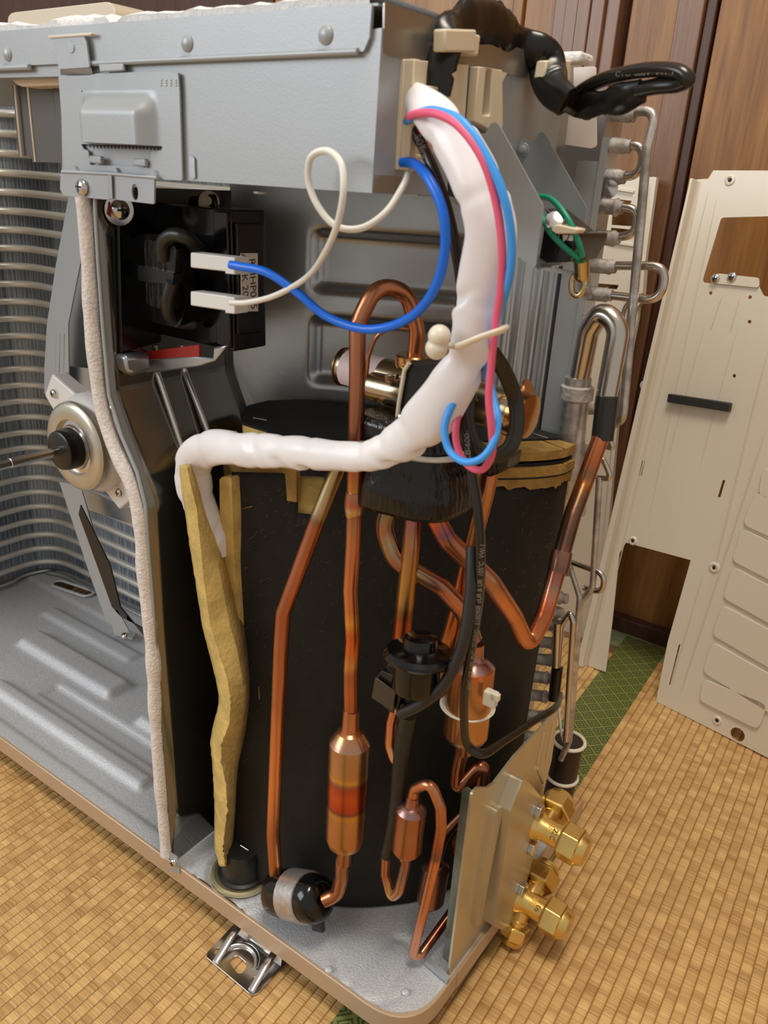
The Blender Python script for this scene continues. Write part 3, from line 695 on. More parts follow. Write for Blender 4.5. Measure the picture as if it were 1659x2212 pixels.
# stubs with flux collars leaving the end plate
stub_y = [(245, 1318, 1372), (313, 1308, 1362), (380, 1300, 1350), (445, 1296, 1345), (512, 1288, 1338), (574, 1284, 1330), (634, 1278, 1322), (696, 1262, 1290), (880, 1268, 1288), (975, 1262, 1290), (1030, 1240, 1262), (1100, 1235, 1262), (1230, 1190, 1230), (1290, 1190, 1225), (1320, 1180, 1215), (1348, 1175, 1215), (1388, 1168, 1210), (1424, 1160, 1205), (1462, 1152, 1195), (1502, 1146, 1192), (1545, 1140, 1185), (1590, 1132, 1168)]
yc = .247
for (py, xa, xb) in stub_y:
    A, B = at(xa, py, y=yc), at(xb, py + 4, y=yc); A = Vector((xe, A.y, A.z)); B = Vector((max(B.x, xe + .01), B.y, B.z))
    L_ = (B - A).length
    sweep('tube_stub', resample([A, B], .002), lambda q, : .0052 * (1 + .22 * e_(1 - abs(q - .72) / .06)) * (1 if q < .8 else .85), flux, hx, n=14, wob=.08)
def bend(pts, wpx=15, m=alu_s, nm='return_bend', fr=.012, **k): return pipe(nm, pts, wpx, m, hx, fr=fr, n=14, **k)
bend([(1330, 314, yc), (1392, 312, yc), (1384, 380, yc), (1318, 382, yc)], 19, fr=.016)
bend([(1325, 446, yc), (1380, 452, yc), (1372, 508, yc), (1315, 514, yc)], 19, fr=.016)
bend([(1310, 574, yc), (1440, 574, yc), (1428, 650, yc), (1300, 636, yc)], 19, fr=.02)
bend([(1345, 244, yc), (1420, 236, yc), (1398, 320, yc - .006), (1345, 905, yc - .014), (1318, 922, yc)], 21, fr=.010, m=alu)
bend([(1390, 640, yc + .01), (1350, 660, yc + .012), (1335, 900, yc + .008)], 15, fr=.02)
bend([(1300, 962, yc), (1328, 970, yc - .004), (1305, 935, yc - .004), (1290, 930, yc)], 13)
bend([(1290, 1032, yc), (1322, 1035, yc - .004), (1302, 990, yc - .004), (1284, 985, yc)], 13)
bend([(1295, 1030, yc - .002), (1280, 1270, yc - .004), (1254, 1300, yc - .004), (1230, 1600, yc - .004), (1212, 1640, yc)], 14, m=alu)
bend([(1228, 1212, yc), (1306, 1240, yc - .004), (1302, 1280, yc - .004), (1262, 1270, yc)], 13)
bend([(1230, 1220, yc - .002), (1252, 1290, yc - .006), (1240, 1420, yc - .006), (1228, 1600, yc - .006)], 12, m=alu)
bend([(1205, 1440, yc - .008), (1212, 1350, yc - .008), (1232, 1322, yc - .008), (1238, 1345, yc - .008), (1222, 1600, yc - .008)], 14, m=alu_s, fr=.006)
P = PX([(1204, 1345, yc - .010), (1200, 1440, yc - .010)]); sweep('joint_sleeve', resample(P, .004), rad(19, P[0]), alu_s, hx, n=16)
# big aluminium header
P = PX([(1250, 815, .226), (1238, 920, .226), (1226, 1050, .226), (1205, 1110, .230), (1200, 1160, .236), (1212, 1200, .244)])
sweep('header_pipe', resample(catmull(P, 6), .003), lambda q: .0098 * (1 if q < .62 else (1 - .45 * e_((q - .62) / .1))), alu, hx, n=20, wob=.03)
pipe('header_bend', [(1250, 830, .226), (1272, 715, .222), (1300, 670, .220), (1338, 705, .218), (1306, 880, .214)], 47, alu_s, hx, fr=.017, n=22)
lathe('header_collar', at(1248, 832, y=.226), Vector(at(1236, 930, y=.226)) - Vector(at(1248, 832, y=.226)), [(0, .0105), (.001, .0122), (.010, .0122), (.012, .010)], flux, hx, n=22)

# ================================================================== ELECTRICAL BOX
eb = thing('electrical_box', 'pale grey steel electrical box with vent hood across the top of the machine', 'electrical box', (-.25, .1, .575))
XR = -.0695
FZ0 = FY(0)
zt = .6535
body = prism('box_shell', FY(.0005), [(395, 130), (825, 60), (803, 417), (135, 372), (130, 130)], -.200, 0, steel, eb)
prism('tray', FY(.0008), [(-.815, .6275), (-.31, .6275), (-.31, .640), (-.815, .640)], -.204, 0, steel, eb, px=False)
# top edge lip and long front flange
fl_ = prism('flange', FY(-.0012), [(-.815, .6325), (-.076, .6345), (XR - .0035, .640), (XR - .0028, zt), (-.815, zt)], -.0015, .0006, steel, eb, px=False, r=.0015)
prism('flange_return', F((0, -.0015, 0), (1, 0, 0), (0, .4, -1)), [(-.815, -.6325), (-.32, -.6331), (-.32, -.6291), (-.815, -.6285)], -.0002, .0006, steel, eb, px=False)
sweep('flange_hem', [Vector((-.302, -.0022, .6332)), Vector((-.19, -.0022, .6339)), Vector((-.079, -.0022, .6345))], .0016, steel, eb, n=8)
sweep('flange_hem', [Vector((-.815, -.0022, .6318)), Vector((-.56, -.0022, .6322)), Vector((-.338, -.0022, .6326))], .0019, steel, eb, n=8)
prism('lid_sheet', FZ(zt - .001), [(-.815, -.001), (XR, -.001), (XR, .204), (-.815, .204)], 0, .001, steel, eb, px=False)
for (x, y) in [(17, 117), (405, 94), (704, 76)]:
    r_ = lathe('rivet', at(x, y, y=-.0018), (0, -1, 0), [(0, .0042), (.0006, .0042), (.0012, .0036), (.0021, .0022), (.0024, .0001)], steel, eb, n=20)
# side
FS = FX(XR)
SA = lambda x, y: FS.ab(x, y)
prism('sheet', FS, [(823, 60), (1000, 132), (985, 372), (870, 330), (870, 420), (803, 417)], -.001, .0006, steel_p, eb, bv=.0002)
prism('sheet', FS, [(1088, 150), (1236, 160), (1208, 420), (1085, 410)], -.001, .0006, steel_p, eb)
prism('sheet', FS, [(900, 376), (1000, 340), (1000, 425), (900, 423)], -.001, .0004, steel_p, eb)
prism('flange', FX(XR + .0012), [(827, 4), (952, 46), (1236, 145), (1236, 184), (1135, 170), (960, 128), (921, 138), (838, 121), (826, 112)], 0, .0010, steel_p, eb, r=.001)
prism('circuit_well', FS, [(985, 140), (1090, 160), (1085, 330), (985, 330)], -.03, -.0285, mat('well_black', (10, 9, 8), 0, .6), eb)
prism('circuit_well', FS, [(965, 325), (1006, 345), (1002, 440), (966, 420)], .0005, .0012, black_pl, eb)
# cream plastic wire guide
wg = prism('wire_guide', FS, [(861, 128), (1000, 140), (990, 300), (925, 300), (925, 372), (850, 366)], .0006, .0035, plastic_c, eb,
           holes=[rnd([SA(*p) for p in [(876, 195), (924, 198), (935, 262), (900, 278), (878, 270)]], .006)], bv=.0004)
prism('wire_guide_rim', FS, [(861, 128), (876, 130), (864, 366), (850, 366)], .0035, .009, plastic_c, eb, bv=.0006)
prism('wire_guide_rim', FS, [(858, 268), (900, 280), (930, 292), (928, 300), (856, 284)], .0035, .008, plastic_c, eb, bv=.0006)
prism('wire_guide_rim', FS, [(855, 330), (905, 335), (905, 344), (854, 340)], .0035, .008, plastic_c, eb, bv=.0006)
prism('wire_guide_rim', FS, [(872, 182), (926, 190), (926, 198), (872, 192)], .0035, .009, plastic_c, eb, bv=.0006)
prism('wire_socket', FS, [(856, 338), (906, 343), (900, 368), (852, 364)], .0035, .007, white_pl, eb, bv=.0006)
prism('slotted_guide', FS, [(1008, 144), (1060, 152), (1062, 270), (1055, 288), (1040, 286), (1012, 268), (998, 262)], .002, .0075, plastic_c, eb,
      holes=[rnd([SA(*p) for p in [(1024, 150), (1037, 152), (1033, 250), (1016, 248)]], .0018)], bv=.0006)
prism('guide_fin', FS, [(1060, 152), (1082, 158), (1062, 196)], .001, .004, plastic_c, eb)
for (a, b, c_, d_, e1) in [((920, 64), (989, 66), (987, 115), (919, 113), .016), ((992, 71), (1017, 77), (1012, 122), (990, 118), .010), ((1145, 131), (1199, 131), (1192, 172), (1138, 170), .014), ((1200, 135), (1218, 140), (1213, 177), (1197, 174), .009)]:
    f2 = FX(XR + .0045)
    prism('cable_clip', f2, [a, b, c_, d_], -.003 if e1 < .012 else .004, .011 if e1 > .012 else .006, plastic_c, eb, bv=.001)
# hooded front plate
pl = prism('vent_plate', FY(-.001), [(130, 165), (197, 163), (215, 159), (370, 154), (388, 158), (391, 200), (397, 390), (352, 388), (340, 380), (145, 372)], 0, .0012, steel, eb, r=.001,
           holes=[rnd([FY(-.001).ab(*p) for p in [(178, 311), (355, 316), (352, 325), (330, 328), (326, 362), (198, 356), (194, 326), (184, 322)]], .001)])
# hood: domed relief
fh = FY(-.0022); hw0, hz0 = fh.ab(184, 308); hw1, hz1 = fh.ab(340, 194)
def hood(a, b):
    def e2(t): t = max(0., min(1., t)); return t * t * (3 - 2 * t)
    u_ = min(a - hw0, hw1 - a) / .0105; v_ = (hz1 - b) / .013
    return .0095 * min(1, e2(u_) if b < hz1 else 0) * e2(v_)
relief('vent_hood', fh, hw0, hw1, hz0, hz1, .0012, hood, steel, eb)
ps = [fh.w(hw0 + (hw1 - hw0) * t_ / 40, hz0, hood(hw0 + (hw1 - hw0) * t_ / 40, hz0)) for t_ in range(41)]
obj('hood_edge', ps + [Vector((p.x, .0, p.z - .0004)) for p in ps], [(i, i + 1, i + 42, i + 41) for i in range(40)], steel_d, pl)
well = prism('vent_recess', FY(.0006), [(180, 312), (356, 317), (350, 330), (328, 366), (196, 360), (190, 322)], 0, .0003, steel, pl)
for k in range(21):
    x = 192 + k * 7.7; p = fh.ab(x, 313 + .03 * (x - 190))
    prism('vent_slot', FY(-.0012), [(p[0] - .0012, p[1] + .0016), (p[0] + .0012, p[1] + .0016), (p[0] + .0012, p[1] - .0004), (p[0], p[1] - .0018), (p[0] - .0012, p[1] - .0004)], 0, .0002, ink, pl, px=False)
for (x0, x1, y0) in [(201, 226, 336), (296, 322, 342)]:
    prism('latch_tab', FY(-.002), [(x0, y0), (x1, y0 + 2), (x1 + 1, y0 + 19), (x0 - 1, y0 + 16)], 0, .003, steel, pl, bv=.0008)
prism('tab', FY(-.002), [(219, 139), (271, 138), (274, 154), (222, 157)], 0, .0022, steel, pl, bv=.0007)
for i in range(4):
    for j in range(3):
        lathe('stamped_dot', at(349 + i * 10.5, 173 + j * 5.5, y=-.0022), (0, -1, 0), [(0, .0008), (.0004, .0005), (.0005, .0001)], steel, pl, n=8)
# cut at the plate's right side and small slot in the box face
prism('slot_dark', FY(-.0002), [(410, 340), (415, 336), (421, 342), (423, 386), (412, 385)], 0, .0005, steel_d, eb, r=.001)
# upper hanging tab with hole
tb_ = prism('tab_bracket', FY(-.004), [(123, 82), (186, 80), (190, 90), (197, 146), (130, 150)], 0, .0012, steel, eb, r=.001, holes=[circ(*FY(-.004).ab(156, 102), .0018, 12, .0026)], bv=.0002)
obj('bracket_skirt', [at(130, 150, y=-.0052), at(197, 146, y=-.0052), at(201, 163, y=-.001), at(131, 162, y=-.001)], [(0, 1, 2, 3)], steel, tb_)
prism('bracket_seat', FY(-.003), [(112, 78), (207, 72), (206, 79), (114, 85)], 0, .0030, cream_paint, eb, bv=.0005)
lathe('punched_rim', at(155, 102, y=-.0050), (0, -1, 0), [(0, .0034), (.0008, .0030), (.0008, .0022)], steel, tb_, n=18)
# lower fixing bracket
lbk = prism('fixing_bracket', FY(-.0035), [(135, 372), (232, 375), (239, 379), (337, 385), (336, 441), (242, 430), (230, 431), (140, 422), (133, 408)], 0, .0012, steel, eb, r=.0012, holes=[circ(*FY(-.0035).ab(295, 415), .0030, 14, .0046)], bv=.0002)
sweep('bracket_edge', [at(135, 371, y=-.0045), at(232, 375, y=-.0045), at(340, 384, y=-.0045)], .0012, steel, lbk, n=8)
obj('bracket_bead', [at(232, 377, y=-.0048), at(241, 379, y=-.0062), at(243, 429, y=-.0062), at(233, 430, y=-.0048)], [(0, 1, 2, 3)], steel, lbk)
for x in (168, 259, 340):
    prism('weld_nib', FY(-.0012), [(x - 4, 368 + (x - 168) * .055), (x, 358 + (x - 168) * .055), (x + 5, 369 + (x - 168) * .055)], 0, .003, steel, lbk)
s_ = screw('screw', at(180, 405, y=-.0048), (-.1, -1, .1), .0052, shiny, eb)
lathe('screw', at(563, 414, y=.012), (0, 0, -1), [(0, .004), (.001, .004), (.0015, .002)], steel, eb, n=14)
# hanging louvre block under the tray, left
pc = prism('divider_cap', FY(.012), [(24, 172), (134, 166), (134, 184), (46, 187), (36, 183)], -.05, 0, plastic_c, eb, bv=.0015)
gm = mat('grey_divider', (84, 80, 76), 0, .5)
for (x0, x1, xb0, xb1, yb, yy) in [(32, 59, 46, 76, 336, .030), (60, 118, 76, 137, 350, .028), (119, 135, 137, 146, 362, .026)]:
    prism('divider_plate', FY(yy), [(x0, 184), (x1, 184), (xb1, yb + 2), (xb0, yb)], 0, .002, gm, eb)
for (x0, xb, yb) in [(32, 47, 338), (60, 77, 350), (118, 137, 370)]:
    sweep('divider_edge', [at(x0, 184, y=.026), at((x0 + xb) / 2, (184 + yb) / 2, y=.026), at(xb, yb, y=.026)], .0010, plastic_c, eb, n=6)
prism('strip', FY(.003), [(-10, 150), (134, 146), (134, 162), (-10, 166)], 0, .001, steel, eb)

# white insulating foam along the top edge
tf = thing('insulation_foam', 'ragged white foam sheet lying on top of the electrical box', 'foam', (-.4, .05, zt))
V = []; Fc = []; N_ = 150
for i in range(N_ + 1):
    x = -.80 + .722 * i / N_; h = .0060 + .0035 * noise.noise(Vector((x * 22, 0, 1))) + .002 * noise.noise(Vector((x * 90, 3, 1)))
    if -.262 < x < -.256: h = .0015
    y0 = .004 + .003 * noise.noise(Vector((x * 40, 7, 1)))
    V += [(x, y0, zt + .0002), (x, y0 - .001, zt + h * .7), (x, y0 + .004, zt + h), (x, .150, zt + h * .9), (x, .152, zt + .0002)]
for i in range(N_):
    for j in range(4): k = i * 5 + j; Fc.append((k, k + 5, k + 6, k + 1))
fixn(obj('foam_sheet', V, Fc, foam, tf), 80)
o = box('foam_block', (-.072, .185, zt + .0002), (-.052, .204, zt + .006), foam, tf, .002)
# translucent tape on the coil corner
tp = prism('tape_strip', FY(.222), [(1237, 147), (1289, 144), (1288, 170), (1290, 316), (1279, 321), (1212, 311), (1222, 230)], 0, .0015, mat('milky_tape', (226, 214, 206), 0, .35, trans=.0, sub=.2), None, r=.002)
tag(tp, 'milky white tape strip over the top corner of the coil', 'tape')

# ================================================================== FAN MOTOR
cM = at(172, 962, y=.10); axis = Vector((0, -1, 0))
br = thing('motor_bracket', 'blue grey folded steel bracket carrying the white fan motor', 'bracket', (-.52, .15, RZ))
b1 = FY(.135)
def strip(nm, p, d0=0, d1=.0015, m=steel_d, y=.135): return prism(nm, FY(y), p, d0, d1, m, br, bv=.0003)
strip('upright', [(152, 420), (190, 420), (178, 560), (150, 700), (152, 850), (98, 850), (98, 800), (104, 700), (122, 580)], m=steel, y=.132)
strip('upright_web', [(184, 430), (232, 430), (240, 860), (150, 860), (150, 760), (135, 700), (152, 600)], y=.150)
strip('upright_web', [(150, 790), (240, 800), (245, 880), (150, 850)], y=.140)
for x in (122, 131, 140): sweep('pressed_line', [at(x, 720, y=.131), at(x - 2, 790, y=.131), at(x - 4, 846, y=.131)], .0011, steel, br, n=6)
strip('strut', [(130, 1040), (176, 1050), (215, 1180), (256, 1320), (268, 1360), (232, 1342), (196, 1240), (160, 1130)], m=steel, y=.128)
strip('strut', [(176, 1090), (186, 1110), (240, 1220), (262, 1310), (318, 1378), (318, 1360), (262, 1330), (244, 1310), (172, 1110)], m=black_pl, y=.118)
strip('cross_plate', [(150, 1045), (300, 1100), (312, 1140), (190, 1100)], y=.150)
prism('strut_foot', FZ(RZ + .002), [(240, 1352), (296, 1372), (286, 1384), (250, 1374)], 0, .003, steel, br, bv=.0005)
strip('strut_foot', [(236, 1318), (256, 1316), (286, 1372), (250, 1372)], m=steel, y=.118)
screw('screw', at(270, 1373, y=.112), (0, -.6, 1), .004, shiny, br)
fm = thing('fan_motor', 'white resin fan motor with black hub and bare steel shaft', 'motor', cM)
c1 = at(165, 965, y=.07)
lathe('housing', c1 + Vector((0, .055, 0)), axis, [(0, .030), (.002, .040), (.030, .0455), (.040, .0455), (.046, .042), (.050, .034)], motor_w, fm, n=40)
lathe('mounting_ring', c1 + Vector((0, .004, 0)), axis, [(0, .039), (.002, .0408), (.004, .0400), (.0055, .0400), (.007, .0385), (.008, .0365), (.0085, .030), (.0082, .0255), (.0040, .024), (.0035, .0225)], mat('zinc_ring', (200, 196, 182), .8, .34), fm, n=44)
lathe('seal_ring', c1 + Vector((0, .002, 0)), axis, [(0, .0255), (.003, .0250), (.004, .0205), (.006, .0195), (.0065, .015)], shiny, fm, n=36)
lathe('hub', c1 + Vector((0, -.001, 0)), axis, [(0, .0185), (.012, .0182), (.016, .0172), (.017, .0155), (.0172, .0005)], black_pl, fm, n=36, ang=30)
hb = c1 + Vector((0, -.018, 0))
lathe('shaft', hb, axis, [(0, .0042), (.045, .0042), (.0455, .0036), (.052, .0034), (.075, .0034)], shiny, fm, n=20)
for (cx_, cy_, ang_) in [(102, 838, 128), (244, 872, 42), (262, 1082, -45)]:
    p = at(cx_, cy_, y=.085); d_ = (p - c1); d_.y = 0; L_ = d_.length; d_.normalize(); n_ = Vector((-d_.z, 0, d_.x))
    base = c1 + Vector((0, .018, 0)) + d_ * .030
    lug = obj('lug', [base + n_ * .024, base - n_ * .024, base + d_ * (L_ - .026) - n_ * .014, base + d_ * (L_ - .026) + n_ * .014] + [q + Vector((0, .016, 0)) for q in (base + n_ * .024, base - n_ * .024, base + d_ * (L_ - .026) - n_ * .014, base + d_ * (L_ - .026) + n_ * .014)],
        [(0, 1, 2, 3), (7, 6, 5, 4), (0, 4, 5, 1), (1, 5, 6, 2), (2, 6, 7, 3), (3, 7, 4, 0)], motor_w, fm)
    fixn(lug, None); bev(lug, .002)
    q = base + d_ * (L_ - .038) + Vector((0, -.0005, 0)); screw('screw', q, axis, .0042, shiny, lug)
    lathe('lug_boss', q + Vector((0, .002, 0)), axis, [(0, .0062), (.002, .0058), (.002, .0045)], motor_w, lug, n=20)

# ================================================================== COMPRESSOR AND JACKET
cj = thing('compressor_jacket', 'black sheet and yellow felt sound jacket wrapped around the compressor', 'jacket', (-.15, .1, RZ))
top = [Vector(p) for p in [(-.209, .041, .385), (-.173, .068, .3865), (-.150, .084, .387), (-.115, .107, .387), (-.087, .124, .387), (-.052, .155, .386), (-.030, .188, .385), (-.0285, .205, .385)]]
bot = [Vector(p) for p in [(-.205, .030, .0375), (-.165, .032, .0365), (-.105, .0535, .0362), (-.068, .086, .0362), (-.047, .122, .0362), (-.040, .150, .0362), (-.034, .180, .0362), (-.033, .200, .0362)]]
def lin_c(P, s):                             # point on a smooth curve by fraction
    Q = catmull(P, 8); f = s * (len(Q) - 1); i = min(int(f), len(Q) - 2); return Q[i].lerp(Q[i + 1], f - i)
def jac(s, t, off=0):                         # t 0 bottom .. 1 top
    p = lin_c(bot, s).lerp(lin_c(top, s), t)
    q = lin_c(bot, min(1, s + .01)).lerp(lin_c(top, min(1, s + .01)), t) - lin_c(bot, max(0, s - .01)).lerp(lin_c(top, max(0, s - .01)), t)
    n_ = Vector((q.y, -q.x, 0)).normalized()
    return p + n_ * (off + .0022 * noise.noise(Vector((s * 4, t * 5, 0))))
NS, NT = 90, 36
def jsheet(name, m, off, s0=0, s1=1, t0=0, t1=1, notch=None, th=.0016, ns=NS, nt=NT):
    V = []; Fc = []
    for i in range(ns + 1):
        for j in range(nt + 1): V.append(jac(s0 + (s1 - s0) * i / ns, t0 + (t1 - t0) * j / nt, off))
    for i in range(ns):
        for j in range(nt):
            s = s0 + (s1 - s0) * (i + .5) / ns; t = t0 + (t1 - t0) * (j + .5) / nt
            if notch and notch[0] < s < notch[1] and t > notch[2]: continue
            k = i * (nt + 1) + j; Fc.append((k, k + nt + 1, k + nt + 2, k + 1))
    o = obj(name, V, Fc, m, cj, smooth=True); so = o.modifiers.new('thickness', 'SOLIDIFY'); so.thickness = th; so.offset = 0
    return o
# notch limits found where the cut edges are seen
def s_at(px_):
    best = 0; bd = 1e9
    for i in range(101):
        p = jac(i / 100, .95); v = p - CAM; x = CX + FPX * v.dot(RT) / v.dot(FW)
        if abs(x - px_) < bd: bd = abs(x - px_); best = i / 100
    return best
n0, n1 = s_at(641), s_at(705)
jsheet('black_sheet', black_felt, 0, notch=(n0, n1, .925))
jsheet('felt_layer', felt, -.0075, t1=.985, th=.010, ns=50, nt=20)
jsheet('felt_layer', felt, -.004, s0=n1 - .005, s1=n1 + .055, t0=.90, t1=.985, th=.006, ns=4, nt=3)
# dark interior and compressor shell seen in the gaps
lathe('compressor', Vector((-.130, .138, RZ + .006)), (0, 0, 1), [(0, .032), (.01, .040), (.26, .040), (.30, .034), (.31, .02)], black_pl, cj, n=30)
ftc = lathe('rubber_foot', BOSS + Vector((0, 0, .0)), (0, 0, 1), [(0, .0200), (.003, .0205), (.004, .0178), (.022, .0170), (.028, .015)], black_rub, cj, n=30)
lathe('foot_ring', BOSS + Vector((0, 0, -.0005)), (0, 0, 1), [(0, .0265), (.0022, .0258), (.0028, .0235), (.0012, .0215)], mat('pale_zinc', (206, 196, 160), .8, .3), cj, n=36)
# stacked bands at the right rear top
def band(name, z, h, m, off, ragged=0, s0=.52):
    V = []; Fc = []; n_ = 60
    for i in range(n_ + 1):
        s = s0 + (1 - s0) * i / n_; p = jac(s, 1, off); r_ = ragged * (.5 + noise.noise(Vector((s * 60, z * 9, 2))))
        q = jac(s, 1, off - .045)
        V += [(p.x, p.y, z - r_), (p.x, p.y, z + h), (q.x, q.y, z + h), (q.x, q.y, z - r_)]
    for i in range(n_):
        for j in range(4): k = i * 4 + j; Fc.append((k, i * 4 + (j + 1) % 4, (i + 1) * 4 + (j + 1) % 4, (i + 1) * 4 + j))
    Fc += [(3, 2, 1, 0), tuple(n_ * 4 + q for q in range(4))]
    return fixn(obj(name, V, Fc, m, cj), 50)
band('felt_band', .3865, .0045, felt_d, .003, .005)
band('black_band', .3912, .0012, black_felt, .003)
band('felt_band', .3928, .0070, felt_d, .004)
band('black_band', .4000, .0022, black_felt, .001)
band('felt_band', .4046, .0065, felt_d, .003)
LZ = .411
lid = [FZ(LZ).ab(*p) for p in [(519, 902), (535, 880), (580, 869), (690, 866), (800, 876), (1100, 915), (1208, 944), (1206, 951), (1010, 957), (900, 962), (750, 957), (640, 949), (586, 944), (575, 934), (545, 925), (521, 917)]]
o = prism('lid', FZ(LZ), lid, 0, .0016, black_felt, cj, px=False, r=.004); o['label'] = 'black lid of the jacket'
prism('felt_pad', FZ(LZ), [(p[0] * .985 - .002, p[1] * .98 + .002) for p in lid], -.0085, -.0003, felt, cj, px=False, r=.004)
# folded felt flap at the left, wavy, and the second layer behind it
rows = [(1003, 396, 402, 408, 416), (1050, 400, 412, 418, 424), (1100, 408, 424, 430, 436), (1173, 418, 433, 452, 470), (1250, 430, 443, 470, 492), (1350, 445, 458, 490, 516), (1400, 458, 474, 505, 523), (1462, 474, 492, 515, 529), (1500, 481, 498, 518, 529), (1525, 480, 499, 518, 528), (1560, 470, 496, 514, 525), (1603, 462, 480, 503, 520), (1640, 466, 479, 498, 514), (1690, 469, 487, 497, 507), (1745, 471, 490, 497, 503), (1800, 471, 484, 493, 501), (1832, 471, 481, 490, 500), (1866, 481, 486, 494, 500)]
V = []; Fc = []; c5 = 5
fine = []
for i in range(len(rows) - 1):
    for k in range(6):
        q = k / 6; fine.append([rows[i][j] * (1 - q) + rows[i + 1][j] * q for j in range(5)])
fine.append(list(rows[-1]))
for i, (py, a, b, c_, d_) in enumerate(fine):
    jx = 1.6 * noise.noise(Vector((py * .09, 0, 0))); jy = 1.6 * noise.noise(Vector((py * .12, 5, 0)))
    V += [at(a + jx, py, y=.020), at((a + b) / 2 + jx, py + 2, y=.014), at(b + jy, py, y=.012), at(c_, py, y=.022), at(d_ + 3, py, y=.040)]
for i in range(len(fine) - 1):
    for j in range(4): k = i * c5 + j; Fc.append((k, k + 1, k + c5 + 1, k + c5))
o = fixn(obj('felt_flap', V, Fc, felt, cj), 28); so = o.modifiers.new('t', 'SOLIDIFY'); so.thickness = .003; so.offset = -1
V = []; Fc = []
for i, (py, a, b, c_, d_) in enumerate(fine):
    V += [at(a - 5, py, y=.064), at(a - 3, py + 2, y=.0215), at(a - 1, py + 2, y=.0200)]
for i in range(len(fine) - 1):
    for j in range(2): k = i * 3 + j; Fc.append((k, k + 1, k + 4, k + 3))
o = obj('black_sheet', V, Fc, black_felt, cj, smooth=True)
V = []; Fc = []
for i, (py, a, b, c_, d_) in enumerate(fine):
    q = at(a - 3, py + 2, y=.0225); V += [q, q + Vector((-.001, .04, 0)), q + Vector((.003, .085, 0))]
for i in range(len(fine) - 1):
    for j in range(2): k = i * 3 + j; Fc.append((k, k + 1, k + 4, k + 3))
obj('black_cover', V, Fc, black_felt, cj, smooth=True)
o = prism('felt_layer', FY(.036), [(474, 1036), (480, 1030), (500, 1031), (506, 1200), (518, 1380), (512, 1360), (492, 1280), (476, 1180)], -.012, 0, felt, cj, r=.002, bv=.002)
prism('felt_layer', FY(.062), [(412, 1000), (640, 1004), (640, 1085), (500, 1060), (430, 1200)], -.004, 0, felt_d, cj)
prism('felt_layer', FY(.046), [(566, 1868), (598, 1872), (600, 1920), (578, 1930), (566, 1918)], -.010, 0, felt, cj, r=.003, bv=.002)
# staples
for (x, y, a_) in [(540, 1096, -25), (559, 1488, 88), (540, 1831, 18), (562, 905, 0), (468, 1762, 85), (1168, 942, 8)]:
    yy = .030 if y > 1000 else .1
    if y < 1000: p = at(x, y, z=LZ + .002)
    elif x < 500: p = at(x, y, y=.016)
    else:
        best = min(((jac(i / 60, j / 40, .0012)) for i in range(61) for j in range(41)), key=lambda q: (CX + FPX * (q - CAM).dot(RT) / (q - CAM).dot(FW) - x) ** 2 + (CY + FPX * (q - CAM).dot(DN) / (q - CAM).dot(FW) - y) ** 2); p = best
    d_ = Vector((cos(radians(a_)), .25 * cos(radians(a_)), -sin(radians(a_)))) * .0055
    sweep('staple', [p - d_, p, p + d_], .0006, shiny, cj, n=6)
# loose fibres clinging to the black sheet
V = []; Fc = []
rf = random.Random(7)
for i in range(520):
    s = rf.random() * .85 + .03; t = .55 + .42 * rf.random() ** .7 if rf.random() < .8 else rf.random()
    p = jac(s, t, .0013); L_ = .0015 + .0028 * rf.random(); a_ = rf.random() * 6.28; cu = (rf.random() - .5) * 2.6; pts = []
    for k in range(5):
        th = a_ + cu * k / 4; pts.append(p.copy()); p = p + Vector((cos(th), .45 * cos(th), sin(th))) * L_ / 4
    nrm = Vector((-.00004, -.00007, .00007)); k0 = len(V)
    for q in pts: V += [q, q + nrm * 1.3]
    for k in range(4): Fc.append((k0 + 2 * k, k0 + 2 * k + 2, k0 + 2 * k + 3, k0 + 2 * k + 1))
o = obj('felt_fibres', V, Fc, mat('fibre', (150, 134, 96), 0, .9), cj); o['kind'] = 'stuff'

# ================================================================== REFRIGERANT PIPES
def cstops(*a): return [(t, c) for t, c in a]
def pthing(name, label, cat='pipe', at_=(0, 0, 0), group=None): return thing(name, label, cat, at_, group)
yB = .018
# black taped bundle in front of the jacket foot
tbd = pthing('taped_damper', 'black taped rubber damper with a silver tape band at the foot of the jacket', 'damper', at(655, 1975, y=yB))
A, B = at(598, 1925, y=yB), at(712, 1948, y=yB); ax = (B - A).normalized(); rr = rad(98, A)
lathe('tape_wrap', A - ax * .003, ax, [(0, rr * .62), (.0015, rr * .86), (.004, rr * .97), (.012, rr * 1.02), (.03, rr), (.044, rr * 1.0), (.050, rr * .95), (.0535, rr * .8), (.0545, rr * .6)], black_gl, tbd, n=22, ang=50)
lathe('tape_band', A + ax * .0165, ax, [(0, rr * 1.02), (.0006, rr * 1.075), (.0195, rr * 1.075), (.020, rr * 1.02)], silv_tape, tbd, n=24, ang=50)['label'] = 'silver tape band'
obox('tape_tail', A + ax * .048 + Vector((0, -.001, -.024)), ax * .006, Vector((0, .002, 0)), Vector((.001, 0, -.006)), black_gl, tbd, .0008)
# left long pipe
p1 = pthing('suction_pipe', 'straight bright copper pipe, leftmost, rising from the silver banded damper', 'pipe', at(592, 1885, y=yB))
p1o = pipe('tube', [(735, 1000, .050), (690, 1112, .040), (612, 1325, .024), (607, 1400, .022), (590, 1800, yB), (596, 1895, yB), (618, 1915, yB)], 33, copper, p1, fr=.018,
     col=[(0, BRZ), (.10, (196, 176, 132)), (.118, (150, 100, 70)), (.125, (190, 104, 70)), (.3, (204, 116, 80)), (.5, (226, 140, 92)), (.8, (232, 140, 84)), (1, (214, 124, 70))])
